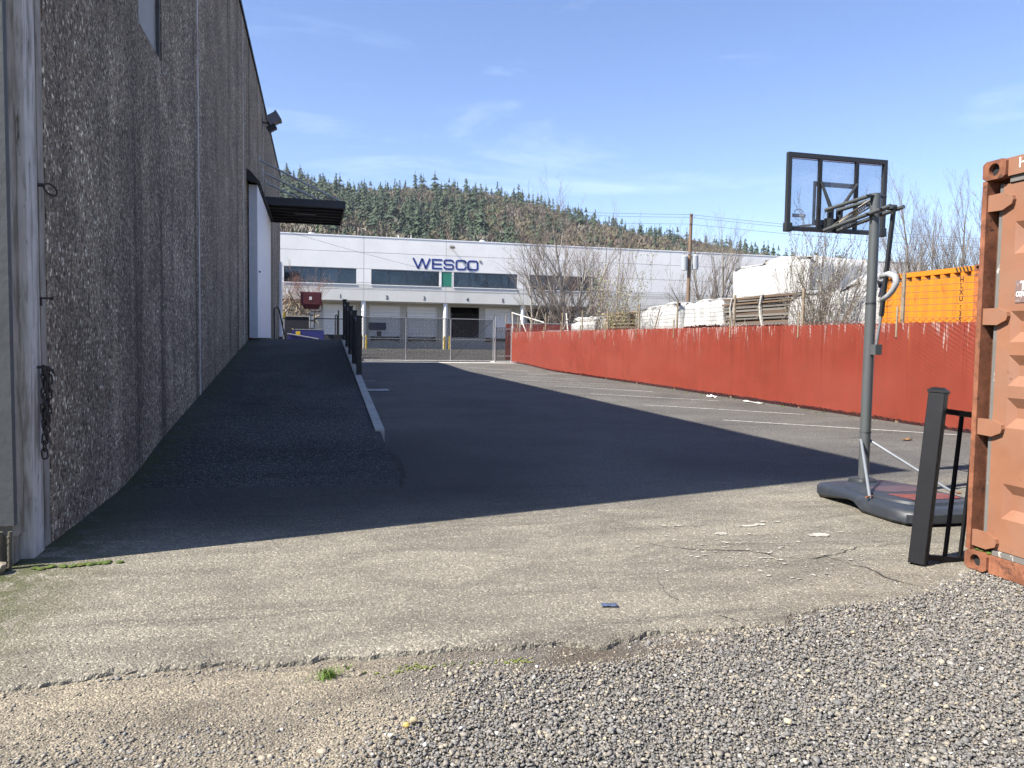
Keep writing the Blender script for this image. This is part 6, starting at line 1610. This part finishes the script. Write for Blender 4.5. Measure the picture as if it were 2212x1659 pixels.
for i, (x, y, h) in enumerate(((22.5, 58, 9.0), (20.2, 60, 10.5), (24.6, 60, 11.0))):
    bare_tree('background_bare_tree', ('thin reddish bare tree just right of the large bare tree', 'thin bare tree partly hidden behind the large bare tree', 'faint bare tree between the large bare tree and the utility pole')[i], (x, y, 0.4), [(0, 0, 0, 0, h, 0.10), (0.1, 0, 0.25, 0.1, h * 0.75, 0.06), (-0.1, 0, -0.25, 0, h * 0.75, 0.06)], (8, 5, 3), 3, 70 + i, 0.5, 0.4, M_BARK, M_TWIGR)

# shrub with silvery catkins just behind the red fence
def leafy(segs, rg, n, size, lvlmin, T, name, cols, jitter=0.02, up=0.3):
    cand = [s for s in segs if s[4] >= lvlmin]
    V = []; F = []; C = []
    for _ in range(n):
        s = rg.choice(cand); t = rg.random()
        p = Vector(s[0]).lerp(Vector(s[1]), t) + Vector((rg.gauss(0, jitter), rg.gauss(0, jitter), rg.gauss(0, jitter)))
        d = (Vector((rg.gauss(0, 1), rg.gauss(0, 1), rg.gauss(0, 1) + up))).normalized(); a = d.orthogonal().normalized(); a.rotate(__import__('mathutils').Quaternion(d, rg.uniform(0, 6.28)))
        L_ = size * rg.uniform(0.6, 1.4); wv = L_ * rg.uniform(0.28, 0.45); k = len(V)
        V += [tuple(p), tuple(p + d * L_ * 0.5 + a * wv), tuple(p + d * L_), tuple(p + d * L_ * 0.5 - a * wv)]
        F.append((k, k + 1, k + 2, k + 3)); c = rg.choice(cols); f = rg.uniform(0.7, 1.25); C += [tuple(x * f for x in c)] * 4
    npmesh(name, np.array(V), np.array(F), M_LEAF, T, colr=np.array(C))
M_LEAF = tint_mat('leaf_tint', 0.6, 30, 0.2, 0)
rg = random.Random(5)
stems = [(rg.gauss(0, 0.25), rg.gauss(0, 0.3), rg.gauss(0, 0.10), rg.gauss(0, 0.24), rg.uniform(2.6, 4.0), 0.022) for _ in range(20)]
sg_, T = bare_tree('willow_shrub', 'bare willow shrub with silvery buds rising behind the red fence under the backboard', (11.75, 16.0, 0.0), stems, (9, 5), 2, 31, 0.42, 0.4, M_TWIG, M_TWIG, 'shrub')
leafy(sg_, rg, 5200, 0.032, 1, T, 'buds', [(0.24, 0.24, 0.18), (0.19, 0.205, 0.12), (0.30, 0.30, 0.25)], 0.012, 0.8)
stems = [(rg.gauss(0, 0.3), rg.gauss(0, 0.8), rg.gauss(0, 0.10), rg.gauss(0, 0.20), rg.uniform(2.0, 4.3), 0.02) for _ in range(16)]
sg_, T = bare_tree('yellow_shrub', 'shrub with pale yellow green leaves behind the red fence near the laths', (11.85, 28.4, 0.0), stems, (8, 5), 2, 37, 0.5, 0.35, M_TWIG, M_TWIG, 'shrub')
leafy(sg_, rg, 3000, 0.055, 1, T, 'leaves', [(0.25, 0.23, 0.09), (0.21, 0.215, 0.08), (0.29, 0.265, 0.13)], 0.05)
stems = [(rg.gauss(0, 0.2), rg.gauss(0, 0.6), rg.gauss(0, 0.15), rg.gauss(0, 0.25), rg.uniform(1.6, 2.9), 0.016) for _ in range(14)]
bare_tree('bare_shrub', 'tangle of bare grey brown stems in front of the white wraps', (11.8, 30.6, 0.0), stems, (9, 5), 2, 39, 0.5, 0.3, M_TWIG, M_TWIG, 'shrub')
stems = [(rg.gauss(0, 1.2), rg.gauss(0, 0.5), rg.gauss(0, 0.25), rg.gauss(0, 0.2), rg.uniform(2.0, 3.4), 0.03) for _ in range(14)]
bare_tree('bare_shrub', 'dark bare shrub at the foot of the large bare tree', (18.3, 49, 0.2), stems, (7, 4), 2, 43, 0.55, 0.25, M_TWIG, M_TWIGR, 'shrub')
# contorted bush at the head of the ramp
rg = random.Random(9); sg = []
for i in range(46):
    p = Vector((rg.uniform(-1.9, -0.1), 50 + rg.uniform(-0.6, 0.6), rg.uniform(1.6, 3.2))); d = Vector((rg.gauss(0, 0.5), rg.gauss(0, 0.3), 1)).normalized(); r_ = rg.uniform(0.03, 0.06)
    for k in range(14):
        d = (d + Vector((rg.gauss(0, 0.45), rg.gauss(0, 0.35), rg.gauss(0.02, 0.4)))).normalized(); q = p + d * 0.22
        if q.z > 4.4 or q.x > 0.45 or q.x < -2.4: d = -d; q = p + d * 0.2
        r2 = r_ * 0.93; sg.append((tuple(p), tuple(q), r_, r2)); p, r_ = q, r2
CB = thing('contorted_bush', 'tangled bush of twisted pale branches behind the blue dumpster', 'bush', (-0.9, 50, 0.4))
V, F = segs_np(sg, 5); npmesh('branches', V, F, simple('pale_twisted_bark', (0.27, 0.215, 0.15), 0.85, var=0.35, scale=4), CB, smooth=True)
tw = []
for x0 in range(60): grow(rg, tw, Vector((rg.uniform(-2.0, 0.6), 50 + rg.uniform(-0.4, 0.5), rg.uniform(3.4, 4.4))), Vector((rg.gauss(0, 0.4), rg.gauss(0, 0.3), 1)), rg.uniform(0.8, 1.8), 0.010, 1, 3, 0.5, 0.2, (4, 4, 4), 4, 0.12)
V, F = segs_np([s[:4] for s in tw], 3); npmesh('twigs', V, F, M_TWIGR, CB)

# ================================================================== HILL WITH ITS WOODS
RID = [(-1400, 120), (-900, 140), (-465, 169), (-346, 180), (-218, 190), (-127, 190), (-80, 189), (-36, 187), (-2, 184), (49, 183), (69, 186), (122, 190), (176, 195), (231, 194), (288, 182), (347, 174), (407, 169), (470, 167), (534, 157), (600, 145), (669, 128), (741, 101), (792, 87), (852, 67), (970, 38), (1135, 14), (1500, 4), (2200, 2)]
def ridge(x):
    for (a, za), (b, zb) in zip(RID, RID[1:]):
        if a <= x <= b: return max(1.0, za + (zb - za) * (x - a) / (b - a) - 12 + 14 * sstep(60, -60, x) - 20 * sstep(200, 480, x) - 14 * sstep(480, 760, x))
    return 2
def hillz(x, y):
    # lines of equal bearing meet the ridge at y=1000; the slope below follows the ground's own shape
    k = min(1, max(0, (y - 260) / 740)); k = k ** 1.12
    back = sstep(1900, 1050, y)
    return ridge(x * (1 + 0.35 * (1 - min(1, y / 1000)))) * k * (back if y > 1050 else 1) + 5 * noise.noise(Vector((x * 0.012, y * 0.012, 4))) * k + 0.1
hx = [-1400 + i * 50 for i in range(73)]; hy = [240 + j * 38 for j in range(21)] + [1080, 1200, 1400, 1700, 1900]
V = [(x, y, hillz(x, y) if y > 250 else -1) for x in hx for y in hy]; n = len(hy)
F = [(i * n + j, (i + 1) * n + j, (i + 1) * n + j + 1, i * n + j + 1) for i in range(len(hx) - 1) for j in range(n - 1)]
me = bpy.data.meshes.new('hill'); me.from_pydata(V, [], F); me.update(); me.polygons.foreach_set('use_smooth', [True] * len(me.polygons))
link('hill', me, simple('hill_undergrowth', (0.10, 0.082, 0.045), 0.95, var=0.35, scale=0.02, c2=(0.06, 0.07, 0.03), c2s=0.01), kind='structure')

rg = random.Random(21)
def conifer_np(seed, H=1.0):
    """unit-height fir: trunk, and whorls of drooping jagged boughs"""
    r = random.Random(seed); V = []; F = []
    wd = r.uniform(0.20, 0.31)
    n = 13
    for i in range(n):
        t = min(1, max(0, (i + r.uniform(-0.45, 0.45)) / (n - 1))); z = 0.08 + 0.90 * t
        rad = wd * (1 - t) ** r.uniform(0.6, 0.9) * r.uniform(0.65, 1.25) + 0.014
        m = 7 if t < 0.7 else 5
        a0 = r.uniform(0, 6.28)
        for k in range(m):
            a = a0 + 6.283 * k / m + r.uniform(-0.25, 0.25); rr_ = rad * r.uniform(0.7, 1.2); hw = 0.5 + 0.12 * r.random()
            z = 0.08 + 0.90 * t + r.uniform(-0.045, 0.03)
            ca, sa = math.cos(a), math.sin(a); dz = 0.55 * rr_ * r.uniform(0.3, 1.3)
            b = len(V)
            V += [(0.004 * ca, 0.004 * sa, z + 0.055), (rr_ * 0.62 * math.cos(a + hw), rr_ * 0.62 * math.sin(a + hw), z - dz * 0.55), (rr_ * ca, rr_ * sa, z - dz), (rr_ * 0.62 * math.cos(a - hw), rr_ * 0.62 * math.sin(a - hw), z - dz * 0.45)]
            F += [(b, b + 1, b + 2), (b, b + 2, b + 3)]
    b = len(V)
    V += [(0.012, 0, 0), (-0.006, 0.011, 0), (-0.006, -0.011, 0), (0, 0, 1.0)]; F += [(b, b + 1, b + 3), (b + 1, b + 2, b + 3), (b + 2, b, b + 3)]
    return np.array(V), np.array(F)
def fir_mat():
    m, nt, b = newmat('fir_needles')
    oi = nt.nodes.new('ShaderNodeObjectInfo')
    n = noi(nt, coords(nt), 0.35, 3, 0.6)
    c = ramp(nt, n, [(0.3, (0.011, 0.023, 0.014)), (0.7, (0.032, 0.053, 0.027))])
    c = mix(nt, 1.0, c, ramp(nt, noi(nt, coords(nt, (1, 1, 0.3)), 0.07, 4, 0.7), [(0.35, (0.55, 0.60, 0.70)), (0.65, (1.35, 1.25, 0.95))]), 'MULTIPLY')
    k = math_(nt, 'MULTIPLY_ADD', oi.outputs['Random'], 0.8, 0.65)
    setb(nt, b, mix(nt, 1.0, c, k, 'MULTIPLY'), 0.8)
    return m
M_FIR = fir_mat()
FIRS = []
for i in range(6):
    V, F = conifer_np(100 + i)
    o = npmesh('conifer', V, F, M_FIR); FIRS.append(o.data); bpy.data.objects.remove(o)

# where the photograph shows firs and where bare brown woods (by bearing and height on the slope)
def brown(x, y):
    u = x / y; v = y
    b = 0
    for cu, cv, ru, rv in ((0.30, 760, 0.07, 150), (0.22, 900, 0.05, 70), (0.12, 930, 0.06, 60), (0.02, 960, 0.05, 50), (0.43, 620, 0.09, 190), (0.40, 800, 0.05, 90), (0.55, 700, 0.06, 200), (0.62, 560, 0.08, 150), (-0.02, 470, 0.06, 40), (0.50, 880, 0.04, 80), (0.06, 500, 0.03, 40), (0.70, 800, 0.05, 150), (0.36, 520, 0.05, 60)):
        b = max(b, math.exp(-(((u - cu) / ru) ** 2 + ((v - cv) / rv) ** 2)))
    return b
spots = []
for _ in range(11000):
    y = rg.uniform(430, 1045); u = rg.uniform(-0.16, 1.02); x = u * y
    if any(False for _ in ()): pass
    bw_ = brown(x, y) * 1.15 + 0.55 * noise.noise(Vector((x * 0.016, y * 0.010, 2)))
    p = 0.98 - 1.35 * max(0, bw_)
    if y > 965: p = max(p, 0.45 if u > 0.2 else 0.24)
    if rg.random() < max(p, 0.03): spots.append((x, y))
# thin out to tree spacing
cell = {}; keep = []
for x, y in spots:
    k = (int(x // 9), int(y // 9))
    if any((x - a) ** 2 + (y - b) ** 2 < 45 for dx in (-1, 0, 1) for dy in (-1, 0, 1) for a, b in cell.get((k[0] + dx, k[1] + dy), ())): continue
    cell.setdefault(k, []).append((x, y)); keep.append((x, y))
def vis(x, y): return -0.06 < x / y < 0.92
keep.sort(key=lambda p: p[1])
front = [p for p in keep if p[1] < 560 and vis(*p)]
sky_ = [p for p in keep if p[1] > 955 and vis(*p)]
rg.shuffle(front); rg.shuffle(sky_)
solo = set(front[:170] + sky_[:130])
fv = []; ff = []; nb = 0
tmpl = [conifer_np(200 + i) for i in range(4)]
nsolo = [0, 0]
for x, y in keep:
    h = (rg.uniform(11, 26) if rg.random() < 0.6 else rg.uniform(26, 38)) * (0.80 if y < 560 else 1.0) * (1.25 if y > 960 and rg.random() < 0.25 else 1)
    z = hillz(x, y) - 0.5; wk = rg.uniform(0.95, 1.5)
    if (x, y) in solo:
        o = bpy.data.objects.new('conifer', rg.choice(FIRS))
        o.location = (x, y, z); o.scale = (h * wk, h * wk, h); o.rotation_euler = (0, 0, rg.uniform(0, 6.28)); col.objects.link(o)
        if y > 700: props(o, 'dark conifer standing on the hilltop skyline', 'tree', 'conifers along the hilltop skyline')
        else: props(o, 'dark green conifer low on the hill just above the white building roof', 'tree', 'conifers on the lower hillside')
    else:
        V, F = rg.choice(tmpl); a = rg.uniform(0, 6.28); c, s = math.cos(a), math.sin(a)
        W = np.stack([(V[:, 0] * c - V[:, 1] * s) * h * wk + x, (V[:, 0] * s + V[:, 1] * c) * h * wk + y, V[:, 2] * h + z], 1)
        fv.append(W); ff.append(F + nb); nb += len(V)
npmesh('fir_wood', np.concatenate(fv), np.concatenate(ff), M_FIR, kind='stuff', label='fir wood covering the hillside behind the white building', cat='wood')
# bare broadleaf crowns: open shells of twiggy slivers
def puff_np(seed):
    r = np.random.default_rng(seed); n = 330
    d = r.standard_normal((n, 3)); d[:, 2] = np.abs(d[:, 2]) * 0.9 - 0.15; d /= np.linalg.norm(d, axis=1, keepdims=True)
    rad = r.uniform(0.55, 1.0, (n, 1)) ** 0.5; P = d * rad * np.array([[0.5, 0.5, 0.62]]) + np.array([[0, 0, 0.42]])
    dirv = d * 0.6 + r.standard_normal((n, 3)) * 0.45 + np.array([[0, 0, 0.5]]); dirv /= np.linalg.norm(dirv, axis=1, keepdims=True)
    side = np.cross(dirv, r.standard_normal((n, 3))); side /= np.linalg.norm(side, axis=1, keepdims=True)
    L_ = r.uniform(0.08, 0.19, (n, 1)); w_ = r.uniform(0.015, 0.035, (n, 1))
    V = np.stack([P - side * w_, P + side * w_, P + dirv * L_], 1).reshape(-1, 3)
    return V, np.arange(n * 3).reshape(-1, 3)
pt = [puff_np(i) for i in range(5)]
pv = []; pf = []; pc = []; nb = 0
cols = np.array([(0.125, 0.102, 0.072), (0.135, 0.118, 0.072), (0.105, 0.105, 0.055), (0.15, 0.132, 0.105), (0.125, 0.092, 0.070)])
for _ in range(5200):
    y = rg.uniform(430, 1040); u = rg.uniform(-0.16, 1.0); x = u * y
    if rg.random() > 0.15 + brown(x, y) * 1.1 + 0.55 * max(0, noise.noise(Vector((x * 0.016, y * 0.010, 2)))): continue
    h = rg.uniform(11, 23); z = hillz(x, y) - 0.5; V, F = rg.choice(pt); wk = rg.uniform(0.9, 1.4)
    a = rg.uniform(0, 6.28); c, s = math.cos(a), math.sin(a)
    W = np.stack([(V[:, 0] * c - V[:, 1] * s) * h * wk + x, (V[:, 0] * s + V[:, 1] * c) * h * wk + y, V[:, 2] * h + z], 1)
    pv.append(W); pf.append(F + nb); nb += len(V); pc.append(np.repeat(cols[rg.randrange(5)][None] * rg.uniform(0.75, 1.3), len(V), 0))
npmesh('bare_wood', np.concatenate(pv), np.concatenate(pf), tint_mat('bare_crown_tint', 0.9, 1.0, 0.25, 0), colr=np.concatenate(pc), kind='stuff', label='leafless brown woodland between the firs on the hillside', cat='wood')

# ================================================================== AIR
hz = MB().box((-2550, -450, -1.3), (2550, 3550, 264))
m = bpy.data.materials.new('air_haze'); m.use_nodes = True; nt = m.node_tree; nt.nodes.clear()
o_ = nt.nodes.new('ShaderNodeOutputMaterial'); v_ = nt.nodes.new('ShaderNodeVolumePrincipled')
v_.inputs['Color'].default_value = (0.80, 0.88, 1.0, 1); v_.inputs['Density'].default_value = 0.00006
nt.links.new(v_.outputs[0], o_.inputs['Volume'])
hz.build('haze', m, kind='stuff')
